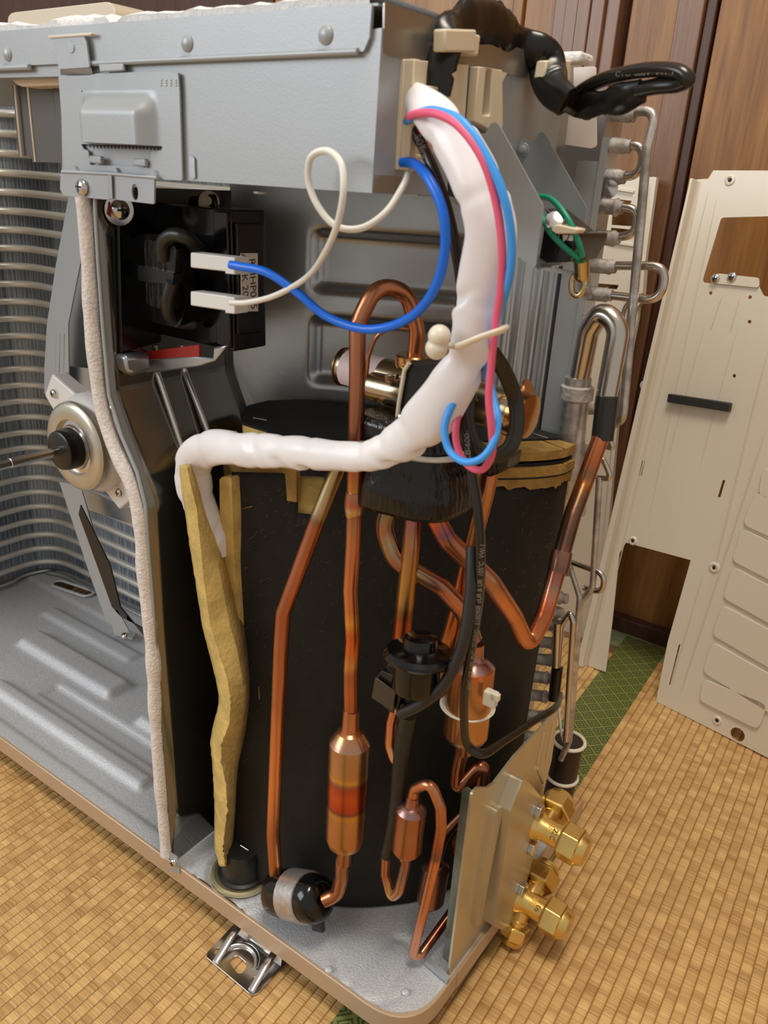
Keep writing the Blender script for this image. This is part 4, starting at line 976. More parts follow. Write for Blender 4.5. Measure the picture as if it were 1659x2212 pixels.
# discharge pipe with its arch and long muffler
p2 = pthing('discharge_pipe', 'copper pipe arching at the top and running down into the long burnt orange muffler', 'pipe', at(750, 1930, y=yB + .01))
pipe('tube', [(894, 790, .078), (901, 715, .076), (880, 628, .070), (812, 616, .050), (772, 700, .040), (772, 800, .038), (768, 1000, .035), (766, 1090, .034), (763, 1180, .033), (757, 1275, .032), (762, 1385, .031), (757, 1450, .030), (758, 1560, .030)], 35, copper, p2, fr=.020,
     col=[(0, YEL), (.03, CU), (.12, (170, 98, 62)), (.2, CU), (.3, (184, 106, 74)), (.42, (176, 100, 68)), (.5, (206, 100, 62)), (.545, YEL), (.565, (150, 96, 70)), (.6, (190, 126, 90)), (.64, CU), (.76, (206, 120, 70)), (.79, (226, 168, 60)), (.8, (190, 90, 40)), (.835, ORG), (.855, (190, 110, 60)), (.87, YEL), (.89, (160, 92, 60)), (.93, (182, 96, 60)), (1, (160, 92, 60))])
P = PX([(766, 1062, .034), (764, 1115, .034)]); sweep('swaged_joint', resample(P, .001), lambda t: rad(36, P[0]) * (1.02 + .16 * sin(pi * t)), copper, p2, n=18, col=[(0, (176, 110, 78)), (.5, (190, 104, 84)), (.75, (206, 190, 150)), (1, YEL)])
def muffler(par, top_, bot_, wpx, stub, cols, name='muffler', n=26, hexn=None):
    T_, B_ = at(*top_[:2], y=top_[2]), at(*bot_[:2], y=bot_[2]); d_ = B_ - T_; L_ = d_.length; R = rad(wpx, T_); r = R * stub
    pr = [(-.16, r), (-.02, r * 1.08), (0, r * 1.15), (.015, R * .62), (.075, R * .90), (.10, R), (.5, R * 1.005), (.90, R), (.95, R * .90), (.99, R * .58), (1.0, r * 1.15), (1.02, r * 1.05), (1.13, r)]
    def cf(t):
        t = t / L_
        for k in range(len(cols) - 1):
            if cols[k][0] <= t <= cols[k + 1][0]:
                q = (t - cols[k][0]) / (cols[k + 1][0] - cols[k][0]); a_, b_ = cul(cols[k][1]), cul(cols[k + 1][1]); return tuple(a_[i] * (1 - q) + b_[i] * q for i in range(3))
        return cul(cols[-1][1] if t > 0 else cols[0][1])
    full = []
    for k in range(len(pr) - 1):
        m_ = 24 if pr[k + 1][0] - pr[k][0] > .2 else 2
        for j in range(m_): q = j / m_; full.append(((pr[k][0] * (1 - q) + pr[k + 1][0] * q) * L_, pr[k][1] * (1 - q) + pr[k + 1][1] * q))
    full.append((pr[-1][0] * L_, pr[-1][1]))
    return lathe(name, T_, d_, full, copper, par, n=n, ang=22, col=cf)
muffler(p2, (757, 1577, .030), (745, 1832, .028), 90, .40, [(-.2, (176, 116, 90)), (0, (206, 130, 90)), (.03, (214, 150, 90)), (.08, (200, 150, 130)), (.13, (190, 150, 110)), (.30, (196, 146, 92)), (.335, (226, 176, 70)), (.36, (150, 110, 90)), (.385, (170, 70, 40)), (.47, (212, 84, 34)), (.56, (196, 64, 30)), (.60, (130, 70, 60)), (.625, (220, 168, 66)), (.66, (196, 140, 80)), (.85, (196, 136, 80)), (.95, (206, 130, 66)), (1.1, (180, 110, 84))])
pipe('tube', [(741, 1850, .028), (738, 1895, .026), (728, 1932, .024), (700, 1945, yB)], 31, copper, p2, fr=.014, col=[(0, (190, 116, 84)), (.3, (170, 120, 96)), (.6, (206, 124, 80)), (1, (196, 112, 70))])

# four way valve
fw = pthing('four_way_valve', 'bronze toned cylindrical four-way valve with black coil box lying across the jacket top', 'valve', at(900, 900, y=.06))
A, B = at(744, 792, y=.092), at(1118, 893, y=.088); ax = (B - A).normalized(); R4 = rad(86, A) * .93
lathe('body', A, ax, [(-.001, R4 * .6), (0, R4 * .96), (.002, R4 * 1.01), (.006, R4), ((B - A).length - .004, R4), ((B - A).length, R4 * .95), ((B - A).length + .001, R4 * .5)], valve_br, fw, n=40)
lathe('end_ring', A - ax * .0012, ax, [(0, R4 * .98), (.0006, R4 * 1.04), (.0016, R4 * 1.03)], mat('dark_bronze', (120, 90, 50), 1, .3), fw, n=36)
lathe('end_cap', B - ax * .002, ax, [(0, R4 * 1.04), (.004, R4 * 1.06), (.010, R4 * 1.05), (.011, R4 * .7)], mat('amber_bronze', (190, 140, 84), 1, .2), fw, n=36)
# curved paper label
V = []; Fc = []
a_, b_ = frame_of(ax)
for i in range(9):
    for j in range(14):
        th = radians(35 + j * 15); q = A + ax * (.004 + .030 * i / 8) + (a_ * cos(th) + b_ * sin(th)) * (R4 * 1.012); V.append(q)
for i in range(8):
    for j in range(13): k = i * 14 + j; Fc.append((k, k + 1, k + 15, k + 14))
# (kept in place by hand: wraps the side that faces the front)
lbq = obj('label', V, Fc, mat('pink_label', (228, 206, 206), 0, .5), fw, smooth=True)
lathe('pilot_cylinder', at(800, 833, y=.066), at(868, 850, y=.066) - at(800, 833, y=.066), [(0, .0075), (.001, .0088), (.003, .0092), (.050, .0092)], valve_br, fw, n=26)
fr = FY(.052)
cb_ = prism('coil_box', fr, [(872, 786), (948, 782), (1000, 800), (985, 872), (962, 948), (862, 918), (858, 900)], -.022, 0, black_felt, fw, bv=.001)
sweep('coil_frame', resample(PX([(884, 784, .0505), (874, 800, .0505), (862, 870, .0505), (857, 914, .0505), (868, 924, .0505)]), .003), .0014, plastic_c, fw, n=8)
sweep('coil_frame', resample(fillet(PX([(962, 905, .0495), (951, 942, .0495), (900, 938, .0495), (912, 925, .0495)]), .003), .003), .0014, plastic_c, fw, n=8)
lathe('terminal_pin', at(866, 902, y=.051), (0, -1, 0), [(0, .0022), (.0015, .002), (.002, .001)], shiny, fw, n=12)
pipe('capillary', [(855, 880, .070), (820, 884, .070), (800, 886, .066), (775, 892, .052)], 7, copper, fw, fr=.008, col=[(0, CU), (1, CUB)])
pipe('capillary', [(893, 712, .076), (850, 706, .070), (812, 724, .066), (796, 770, .066), (790, 830, .070)], 9, copper, fw, fr=.016, col=[(0, CUB), (1, CU)])
for yy in (.066,): lathe('solder_collar', at(893, 766, y=.078), (0, 0, -1), [(0, .0098), (.001, .0110), (.006, .0112), (.008, .0100)], mat('solder_brass', (206, 162, 110), 1, .25), fw, n=24)
prism('clamp', FY(.060), [(838, 808), (864, 806), (862, 822), (840, 824)], 0, .004, valve_br, fw, bv=.0006)
pipe('wire_loop', [(1075, 925, .070), (1078, 860, .066), (1100, 850, .066), (1112, 905, .066), (1100, 945, .066), (1076, 930, .07)], 5, mat('amber_wire', (196, 140, 60), 1, .2), fw, fr=.01)
pipe('stub_tube', [(852, 870, .085), (854, 960, .070)], 22, copper, fw, col=[(0, CU), (1, CUB)])
pipe('stub_tube', [(1088, 930, .088), (1070, 1010, .085)], 26, copper, fw, col=[(0, (190, 130, 96)), (1, CUB)])
lathe('stud', at(1128, 848, y=.095), (.9, .1, .45), [(0, .004), (.003, .004), (.0035, .007), (.005, .007)], mat('amber_cap', (180, 120, 70), .9, .3), fw, n=20)

# black taped mass around the pipe knees
tm = pthing('tape_wrapped_pad', 'glossy black taped pad tied round the pipes under the four-way valve', 'pad', at(905, 1090, y=.05))
cx_ = at(905, 1010, y=.066); V = []; Fc = []; n_ = 40
lev = [(at(905, 893, y=.066).z, .86, .8, -.008), (at(905, 905, y=.066).z, .92, .9, -.008), (at(905, 940, y=.066).z, .93, .95, -.005), (at(905, 978, y=.066).z, .95, .98, -.003), (at(905, 1000, y=.066).z, .96, .98, 0), (at(905, 1040, y=.066).z, 1.04, 1.06, .0), (at(905, 1075, y=.066).z, 1.06, 1.08, 0), (at(905, 1084, y=.066).z, 1.0, 1.0, 0), (at(905, 1084, y=.066).z, .5, .5, 0)]
full = []
for i in range(len(lev) - 1):
    for k in range(5):
        q = k / 5; full.append([lev[i][j] * (1 - q) + lev[i + 1][j] * q for j in range(4)])
full.append(list(lev[-1]))
dxa = (at(995, 1050, y=.055) - at(820, 1030, y=.055)); ha = abs(dxa.x) * .5; cc = at(906, 1010, y=.060)
for (z, sx_, sy_, ox) in full:
    for i in range(n_):
        th = 2 * pi * i / n_; c_, s_2 = cos(th), sin(th); pw = .62
        x = ha * sx_ * math.copysign(abs(c_) ** pw, c_); y = .026 * sy_ * math.copysign(abs(s_2) ** pw, s_2)
        q = Vector((cc.x + ox + x, .060 + y + .18 * x, z)); q += Vector((1, 1, 0)) * .0012 * noise.noise(Vector((th * 3, z * 60, 0))); V.append(q)
for j in range(len(full) - 1):
    for i in range(n_): k = (i + 1) % n_; Fc.append((j * n_ + i, j * n_ + k, (j + 1) * n_ + k, (j + 1) * n_ + i))
Fc += [tuple(range(n_)), tuple(range((len(full) - 1) * n_, len(full) * n_))]
fixn(obj('tape_wrap', V, Fc, black_tape, tm), 45)
zt_ = at(905, 990, y=.036).z; tie = []
for i in range(n_ + 1):
    th = 2 * pi * i / n_; c_, s_2 = cos(th), sin(th); tie.append(Vector((cc.x + ha * 1.03 * math.copysign(abs(c_) ** .62, c_), .060 + .0285 * math.copysign(abs(s_2) ** .62, s_2) + .18 * ha * .98 * math.copysign(abs(c_) ** .62, c_), zt_)))
sweep('cable_tie', tie, .0034, mat('grey_nylon', (206, 202, 198), 0, .35), tm, n=10, flat=.4, up0=(0, 0, 1))['label'] = 'grey cable tie round the tape'
prism('tape_flap', FY(.075), [(1062, 985), (1098, 985), (1090, 1018), (1052, 1034), (1044, 1020)], -.02, 0, black_tape, tm, bv=.002)

# three pipes leaving the pad and the rear one
p3 = pthing('elbow_pipe', 'tarnished copper pipe bending from under the tape pad toward the tied muffler', 'pipe', at(1000, 1330, y=.08))
pipe('tube', [(868, 1030, .060), (846, 1078, .052), (828, 1140, .050), (852, 1210, .052), (950, 1265, .068), (1000, 1318, .082), (1022, 1380, .090)], 42, copper, p3, fr=.020,
     col=[(0, CU), (.12, (190, 120, 110)), (.18, (150, 160, 130)), (.25, (196, 130, 100)), (.33, (190, 170, 130)), (.42, (176, 120, 96)), (.52, (180, 150, 104)), (.6, (150, 96, 84)), (.75, (196, 124, 84)), (1, (186, 112, 74))])
muffler(p3, (1022, 1420, .092), (1004, 1602, .088), 100, .42, [(-.2, (196, 110, 66)), (.02, (150, 110, 110)), (.08, (170, 140, 140)), (.10, (216, 112, 60)), (.2, (190, 124, 74)), (.5, (206, 150, 94)), (.9, (200, 140, 90)), (1.1, (170, 110, 84))])
pipe('tube', [(1002, 1604, .088), (990, 1660, .085), (986, 1700, .083), (1006, 1688, .086), (1045, 1645, .095), (1040, 1700, .095), (1010, 1790, .09), (985, 1830, .09), (1010, 1880, .09)], 31, copper, p3, fr=.010, col=[(0, (170, 110, 84)), (.3, (170, 96, 64)), (.45, (150, 84, 60)), (.6, (196, 96, 56)), (.8, (120, 74, 56)), (1, (130, 70, 50))])
tz = [at(1010, 1523, y=.092) + Vector((rad(100, at(1010, 1523, y=.09)) * 1.07 * cos(s), rad(100, at(1010, 1523, y=.09)) * 1.07 * sin(s), 0)) for s in [2 * pi * i / 30 for i in range(31)]]
tie2 = pthing('cable_tie', 'white cable tie cinched around the copper muffler beside the black coil', 'cable tie', tz[0])
sweep('strap', tz, .0024, nylon, tie2, n=10, flat=.45, up0=(0, 0, 1))
obox('head', at(1060, 1508, y=.080), (.0045, 0, 0), (0, .003, 0), (0, 0, .0055), nylon, tie2, .0008); obox('tail', at(1070, 1505, y=.079), (.003, 0, 0), (0, .002, 0), (0, 0, .0026), nylon, tie2, .0005)

p4 = pthing('straight_pipe', 'straight copper pipe running down from the tape pad to behind the black valve coil', 'pipe', at(870, 1400, y=.05))
pipe('tube', [(896, 1050, .062), (888, 1180, .056), (872, 1330, .050), (862, 1440, .046)], 40, copper, p4, fr=.02,
     col=[(0, (170, 100, 80)), (.2, (160, 92, 80)), (.45, (206, 140, 60)), (.62, (206, 150, 66)), (.68, (130, 80, 50)), (.75, (206, 84, 34)), (.9, (200, 100, 40)), (1, (196, 120, 56))])
p5 = pthing('vee_pipe', 'copper pipe dropping to a sharp vee then climbing right to the aluminium header', 'pipe', at(1140, 1395, y=.12))
pipe('tube', [(938, 1060, .062), (936, 1108, .058), (965, 1165, .060), (1060, 1256, .080), (1112, 1335, .105), (1140, 1398, .120), (1176, 1330, .135), (1208, 1215, .150), (1236, 1115, .172), (1262, 1045, .190), (1301, 935, .210)], 39, copper, p5, fr=[.01, .014, .016, .02, .02, .011, .02, .03, .03, .03, .01],
     col=[(0, (206, 80, 40)), (.06, ORG), (.09, (110, 60, 90)), (.12, (190, 110, 70)), (.25, (170, 116, 84)), (.3, (212, 130, 80)), (.45, (220, 140, 90)), (.50, (206, 110, 60)), (.56, (190, 84, 44)), (.59, (200, 120, 90)), (.61, (150, 120, 96)), (.63, (150, 80, 70)), (.72, DK), (.80, (120, 80, 64)), (.84, (140, 96, 60)), (.87, (206, 120, 50)), (.89, (130, 90, 60)), (.92, (190, 90, 44)), (1, (214, 124, 74))])
P = PX([(1215, 1190, .1535), (1205, 1235, .148)]); sweep('socket_joint', resample(P, .001), lambda t: rad(45, P[0]) * (1 + .05 * sin(pi * t)), copper, p5, n=18, col=[(0, (130, 88, 74)), (1, (96, 66, 56))])
P = PX([(1301, 950, .2095), (1312, 856, .2135)]); o = sweep('insulating_sleeve', resample(P, .004), rad(48, P[0]), black_rub, p5, n=22); o['label'] = 'black shrink sleeve'
p6 = pthing('slanted_pipe', 'orange copper pipe slanting down behind the black wire sleeve', 'pipe', at(950, 1460, y=.085))
pipe('tube', [(1062, 1000, .106), (1050, 1060, .104), (1012, 1210, .098), (985, 1330, .094), (958, 1420, .090), (940, 1500, .088)], 37, copper, p6, fr=.03, col=[(0, CU), (.2, (206, 130, 70)), (.35, (150, 80, 50)), (.5, (200, 110, 56)), (.7, (176, 96, 50)), (1, (216, 150, 80))])

# expansion valve coil
ev = pthing('expansion_valve', 'black moulded expansion valve coil with round cap and square plug', 'valve', at(905, 1560, y=.04))
k0 = at(908, 1392, y=.022)
lathe('coil_cap', k0 + Vector((0, 0, .0065)), (.05, -.10, -1), [(0, .0001), (.0005, .0080), (.0015, .0098), (.0035, .0103), (.0080, .0106), (.0092, .0130), (.0098, .0195), (.0120, .0216), (.0138, .0218), (.0155, .0205), (.0165, .0150), (.034, .0150), (.036, .014)], black_gl, ev, n=44, ang=30)
prism('plug_housing', FY(.014), [(812, 1462), (824, 1448), (872, 1470), (862, 1530), (848, 1542), (802, 1506)], -.010, 0, black_pl, ev, bv=.0008)
prism('plug_face', FY(.0125), [(812, 1462), (856, 1492), (850, 1536), (803, 1506)], 0, .0008, mat('brown_plastic', (58, 50, 38), 0, .4), ev, bv=.0005)
prism('plug_shroud', FY(.018), [(824, 1452), (838, 1432), (900, 1468), (898, 1530), (880, 1538), (868, 1520)], -.012, 0, black_pl, ev, bv=.001)
prism('plug_shroud', FY(.012), [(838, 1432), (844, 1430), (902, 1464), (898, 1472)], -.008, .001, black_pl, ev, bv=.0006)
pipe('valve_tube', [(862, 1500, .040), (846, 1560, .038), (842, 1610, .037), (852, 1640, .036), (866, 1652, .036)], 23, copper, ev, fr=.010, col=[(0, (170, 110, 60)), (.4, CU), (1, (230, 170, 120))])
sweep('foam_tube', resample(catmull(PX([(882, 1545, .036), (868, 1620, .036), (857, 1740, .036), (845, 1800, .036), (834, 1850, .036)]), 6), .004), lambda t: rad(34, at(860, 1700, y=.036)) * (1 if t < .6 else 1 - .25 * e_((t - .6) / .2)), mat('olive_black_foam', (34, 34, 24), 0, .5, .3, 200, .5, 260), ev, n=16, wob=.03)
# small muffler and its loop
p7 = pthing('capillary_loop_pipe', 'thin copper loop with a small muffler, dropping in front to a vee near the pan', 'pipe', at(895, 2065, z=.045))
pipe('tube', [(834, 1838, .036), (832, 1888, .036), (846, 1940, .034), (862, 1925, .034), (876, 1868, .036), (878, 1850, .036)], 22, copper, p7, fr=.010, col=[(0, (206, 140, 110)), (.3, (190, 110, 80)), (.45, (206, 170, 100)), (.6, (190, 140, 120)), (.8, (150, 120, 110)), (1, (180, 110, 84))])
muffler(p7, (890, 1738, .036), (877, 1843, .036), 67, .42, [(-.2, (190, 120, 96)), (0, (170, 120, 110)), (.09, (160, 120, 124)), (.12, (170, 104, 70)), (.5, (176, 116, 80)), (.9, (180, 104, 66)), (1.1, (170, 110, 84))])
zb = at(893, 2062, z=.046)
pipe('tube', [(892, 1722, .036), (896, 1704, .036), (930, 1690, .036), (952, 1745, .037), (953, 1790, .037), (942, 1850, .038), (917, 1960, .042), zb + Vector((0, -.001, .001)), zb + Vector((.004, .004, -.001)), Vector((-.022, .1025, .062)), Vector((-.006, .13, .075))], 24, copper, p7, fr=[.01, .006, .014, .014, .02, .02, .02, .003, .003, .02, .01],
     col=[(0, CU), (.1, (230, 150, 100)), (.22, (190, 100, 60)), (.28, (120, 70, 50)), (.30, (220, 130, 80)), (.5, (226, 130, 76)), (.68, (232, 160, 130)), (.72, (150, 80, 60)), (1, (120, 66, 50))])
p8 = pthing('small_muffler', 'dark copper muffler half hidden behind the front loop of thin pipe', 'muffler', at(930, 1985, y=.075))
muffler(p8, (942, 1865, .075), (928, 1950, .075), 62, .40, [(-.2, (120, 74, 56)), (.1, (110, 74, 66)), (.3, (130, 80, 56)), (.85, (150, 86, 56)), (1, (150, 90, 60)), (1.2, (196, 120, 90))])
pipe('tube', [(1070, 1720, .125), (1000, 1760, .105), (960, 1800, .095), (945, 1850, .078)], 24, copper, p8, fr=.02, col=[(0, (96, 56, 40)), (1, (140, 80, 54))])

# ================================================================== VALVE PLATE AND SERVICE VALVES
plate_m = mat('warm_zinc_plate', (206, 196, 172), 0.7, 0.34, 0.1, 14, 0.05, 400)
vp = thing('valve_plate', 'folded steel mounting plate carrying the two brass service valves', 'plate', (0, .12, RZ))
VX = -.004; fv = FX(VX)
pl_out = [(1018, 1712), (1030, 1700), (1052, 1700), (1066, 1690), (1110, 1632), (1196, 1540), (1204, 1536), (1190, 1640), (1170, 1720), (1148, 1850), (1120, 1990), (1052, 2026), (966, 2122)]
prism('face', fv, pl_out, -.001, .0008, plate_m, vp, r=.003, bv=.0004)
prism('flange', F((VX, at(1030, 1700, x=VX).y, 0), (-1, .25, 0), (0, 0, 1)), [(.0, RZ), (.012, RZ), (.0125, .196), (.009, .200), (0, .2015)], 0, .0009, mat('greenish_zinc', (150, 160, 146), .7, .4, .3, 60), vp, px=False)
fe = lambda pts, d, nm='pressed_pocket', r=.004: prism(nm, FX(VX + .0008), pts, 0, d, plate_m, vp, r=r, bv=min(d * .45, .0035))
fe([(1105, 1668), (1130, 1692), (1148, 1716), (1138, 1800), (1098, 1960), (1072, 2000), (1042, 1986), (1058, 1880), (1076, 1740)], .010)
fe([(1062, 1745), (1078, 1735), (1045, 1900), (1030, 1990), (1018, 1996), (1036, 1870)], .004)
for a, b in (((1176, 1580), (1160, 1650)), ((1160, 1660), (1172, 1690)), ((1196, 1560), (1180, 1640))):
    sweep('pressed_line', resample([at(a[0], a[1], x=VX + .0008), at(b[0], b[1], x=VX + .0008)], .004), .0014, plate_m, vp, n=8)
prism('foot_strip', FX(.0), [(.062, .0185), (.30, .0185), (.30, .036), (.062, .036)], 0, .0008, cream_edge, vp, px=False)
prism('seat_tab', FZ(RZ + .001), [(915, 2082), (928, 2078), (972, 2118), (966, 2126)], 0, .004, steel, vp, r=.001, bv=.001)
def hexnut(par, P, d, R, L_, cap=True, nm='cap_nut'):
    P = Vector(P); d = Vector(d).normalized()
    o = lathe(nm, P, d, [(0, R * .92), (L_ * .10, R), (L_ * .72, R), (L_ * .80, R * .90)], brass, par, hexn=6, ang=20); bev(o, .0006)
    if cap: lathe('cap_face', P + d * L_ * .78, d, [(0, R * .86), (L_ * .08, R * .84), (L_ * .30, R * .70), (L_ * .34, R * .3)], brass, o, n=28)
    return o
def valve(label, base, up_d, low, marks, bolts, k=1.0):
    t = thing('service_valve', label, 'valve', base); t['group'] = 'brass service valves on the plate'
    d = Vector((1, .0, -.05)).normalized(); by, bz = base.y, base.z
    prism('flange', FX(.0), [(by - .010, bz - .022), (by + .010, bz - .022), (by + .013, bz - .008), (by + .013, bz + .010), (by + .010, bz + .024), (by - .010, bz + .024), (by - .013, bz)], -.001, .006, brass, t, px=False, r=.006, bv=.0012)
    lathe('valve_body', base, d, [(0, .0135), (.006, .012), (.010, .0098), (.026, .0096), (.027, .009)], brass, t, n=30)
    hexnut(t, base + d * .0255, d, .0155 * k, .020)
    u_ = Vector(up_d).normalized(); c0 = base + d * .010
    lathe('stem_neck', c0, u_, [(0, .0078), (.014, .0078), (.0145, .0086), (.018, .0086)], brass, t, n=24)
    hexnut(t, c0 + u_ * .0165, u_, .0150 * k, .019)
    if low:
        l_ = Vector(low).normalized(); c1 = base + d * .009
        lathe('service_neck', c1, l_, [(0, .0062), (.016, .0062), (.0165, .0072), (.019, .0072), (.0195, .006), (.022, .006)], brass, t, n=24)
        hexnut(t, c1 + l_ * .021, l_, .0118, .015)
    for b_ in bolts:
        p = Vector((.0065, by + b_[0], bz + b_[1])); bo = hexnut(t, p, (1, 0, 0), .0066, .006, False, 'bolt'); bo.data.materials.clear(); bo.data.materials.append(shiny); bo['label'] = 'bright steel bolt'
        lathe('washer', p - Vector((.001, 0, 0)), (1, 0, 0), [(0, .0080), (.001, .0080), (.0012, .004)], shiny, t, n=20)
    v = (CAM - base); v = (v - d * v.dot(d)).normalized(); side = v.cross(d)
    for i, s_ in enumerate(marks):
        # stamped figures read across the body
        rot = v * cos(radians(18 - 20 * i)) + side * sin(radians(18 - 20 * i))
        text('raised_mark', s_, base + d * (.0165 + .0045 * i) + rot * .00985, -rot.cross(d), d, .0058, mat('mark_brass', (150, 112, 40), 1, .4), t, .00025)
    return t
valve('upper brass service valve with a hexagonal stem cap near the green border', at(1150, 1776, x=.003), (-.05, 1, .12), None, ['1/4', '22C'], [(-.004, .017), (-.006, -.019)])
valve('lower brass service valve with three capped ports above the straw floor', at(1116, 1934, x=.003), (.0, 1, .32), (-.05, -.42, -.9), ['3/8', '06'], [(-.004, .014)])

# ================================================================== TERMINAL BRACKET
tbk = thing('terminal_bracket', 'two tilted grey steel plates flanking the terminal block right of the electrical box', 'bracket', at(1150, 580, y=.1))
yp = .088
prism('plate', FY(yp), [(1022, 300), (1040, 288), (1050, 290), (1062, 268), (1072, 264), (1080, 270), (1174, 442), (1175, 452), (1158, 583), (1112, 545), (975, 432), (1010, 390)], 0, .0012, steel, tbk, r=.002, bv=.0002)
prism('plate', FY(yp + .060), [(1112, 330), (1125, 300), (1135, 299), (1146, 308), (1158, 302), (1165, 288), (1174, 285), (1182, 295), (1268, 448), (1262, 510), (1250, 545), (1180, 560), (1112, 480)], 0, .0012, steel, tbk, r=.002, bv=.0002)
lathe('dimple', at(1131, 324, y=yp + .059), (0, -1, 0), [(0, .0042), (.0008, .0036), (.001, .0026), (.0024, .0018), (.0027, .0001)], steel, tbk, n=20)
P = PX([(1158, 583, yp), (975, 432, yp)]); Q = PX([(1225, 572, yp + .060), (1112, 480, yp + .060)])
o = obj('base_sheet', [P[0], P[1], Q[1], Q[0]], [(0, 1, 2, 3)], steel_p, tbk); o.modifiers.new('t', 'SOLIDIFY').thickness = .001
prism('earth_tab', FY(yp + .030), [(1160, 580), (1200, 578), (1268, 592), (1276, 594), (1275, 610), (1280, 640), (1276, 646), (1222, 653), (1226, 600), (1218, 592)], 0, .0012, steel_p, tbk, r=.001, bv=.0002)
tk = thing('terminal_block', 'black terminal block numbered 1 and 2 between the tilted plates', 'terminal block', at(1200, 565, y=.11))
fT = FY(yp + .012)
prism('block', fT, [(1170, 520), (1178, 468), (1192, 500), (1208, 505), (1254, 505), (1252, 520), (1228, 566), (1180, 568), (1163, 560)], -.040, 0, black_pl, tk, bv=.0008)
prism('ridge', fT, [(1172, 450), (1178, 452), (1240, 502), (1205, 503)], -.030, -.002, black_pl, tk, bv=.0006)
prism('marking_strip', fT, [(1200, 505), (1254, 504), (1253, 519), (1202, 521)], 0, .0012, black_pl, tk)
q = prism('number_tag', fT, [(1218, 507), (1241, 507), (1241, 520), (1219, 521)], .0012, .0018, paper, tk); q['label'] = 'white number tag'
q = prism('number_tag', fT, [(1243, 506), (1255, 505), (1254, 520), (1243, 520)], .0012, .0018, red_t, tk); q['label'] = 'red tag'
e2, e1 = fT.w(*fT.ab(1229, 514), .0020), fT.w(*fT.ab(1209, 513), .0014)
text('numeral', '2', e2, (1, 0, 0), (0, 0, 1), .0058, ink, tk); text('numeral', '1', e1, (1, 0, 0), (0, 0, 1), .0058, white_pl, tk)
q = prism('clamp_block', FY(yp + .008), [(1194, 497), (1201, 486), (1212, 485), (1253, 494), (1252, 501), (1246, 505), (1205, 505)], -.008, .003, plastic_c, tk, bv=.0008); q['label'] = 'cream clamp block'
lathe('terminal_screw', at(1198, 478, y=yp + .010), (.2, -.8, .6), [(0, .0055), (.002, .005), (.0026, .002)], shiny, tk, n=18)
for (x, y) in ((1204, 540), (1238, 536)):
    prism('wire_port', fT, [(x - 5, y + 6), (x + 3, y - 9), (x + 6, y - 8), (x - 1, y + 7)], 0, .0008, ink, tk)

# ================================================================== WIRES AND SLEEVES
def wthing(name, label, cat, p): return thing(name, label, cat, p)
t = wthing('blue_wire', 'thick bright blue wire looping from the box down to the upper reactor plug', 'wire', at(500, 572, y=.010))
wire('wire_core', [(868, 351, 'x', XR + .004), (890, 352, .018), (925, 385, .006), (955, 450, .004), (962, 530, .006), (945, 610, .010), (900, 675, .016), (840, 706, .020), (780, 710, .020), (700, 680, .018), (640, 630, .014), (575, 588, .010), (520, 576, .008), (498, 572, .008)], 20, blue_w, t, n=14)
t = wthing('white_wire', 'ivory white wire curling once in a loop before the lower reactor plug', 'wire', at(500, 652, y=.010))
wire('wire_core', [(884, 362, 'x', XR + .004), (872, 400, .010), (832, 460, .000), (780, 493, -.006), (730, 490, -.010), (690, 450, -.012), (666, 390, -.013), (672, 340, -.014), (705, 326, -.014), (736, 352, -.016), (742, 410, -.018), (730, 480, -.016), (700, 550, -.006), (655, 605, .012), (590, 640, .010), (530, 654, .008), (498, 654, .008)], 15.5, white_w, t, n=14)
# white vinyl sleeve
wsp = [(872, 215, 'x', XR - .006), (905, 222, .018), (950, 262, .012), (1000, 335, .010), (1040, 420, .010), (1060, 500, .012), (1050, 580, .014), (1032, 660, .016), (1022, 720, .018), (1010, 770, .020), (975, 835, .020), (925, 905, .020), (868, 955, .018), (800, 985, .014), (740, 985, .014), (640, 978, .016), (540, 972, .018), (455, 968, .022), (420, 995, .026), (420, 1050, .028), (440, 1110, .030), (462, 1160, .032), (480, 1200, .036)]
t = wthing('white_sleeve', 'wide creased white vinyl sleeve sweeping from the box across the pipes to the felt', 'sleeve', at(600, 1000, y=.02))
creases = [.10, .17, .27, .335, .44, .48, .515, .60, .645, .69, .735, .80, .865, .905, .96]
Pm0 = PX(wsp); wpx = [60, 72, 90, 102, 110, 112, 112, 106, 96, 90, 108, 112, 90, 68, 66, 74, 76, 78, 80, 78, 70, 58, 40]
wr = [rad(w_, p) for w_, p in zip(wpx, Pm0)]; cl = [0]
for i in range(1, len(Pm0)): cl.append(cl[-1] + (Pm0[i] - Pm0[i - 1]).length)
def slr(t_):
    s = t_ * cl[-1]
    for i in range(1, len(cl)):
        if s <= cl[i] or i == len(cl) - 1:
            q = e_((s - cl[i - 1]) / (cl[i] - cl[i - 1])); r = wr[i - 1] * (1 - q) + wr[i] * q; break
    for c_ in creases: r -= .0009 * math.exp(-((t_ - c_) / .006) ** 2)
    return r
Pm = resample(catmull(PX(wsp), 10), .0022)
rr_ = random.Random(11); fold = [(rr_.random() * 6.28, c_) for c_ in creases]
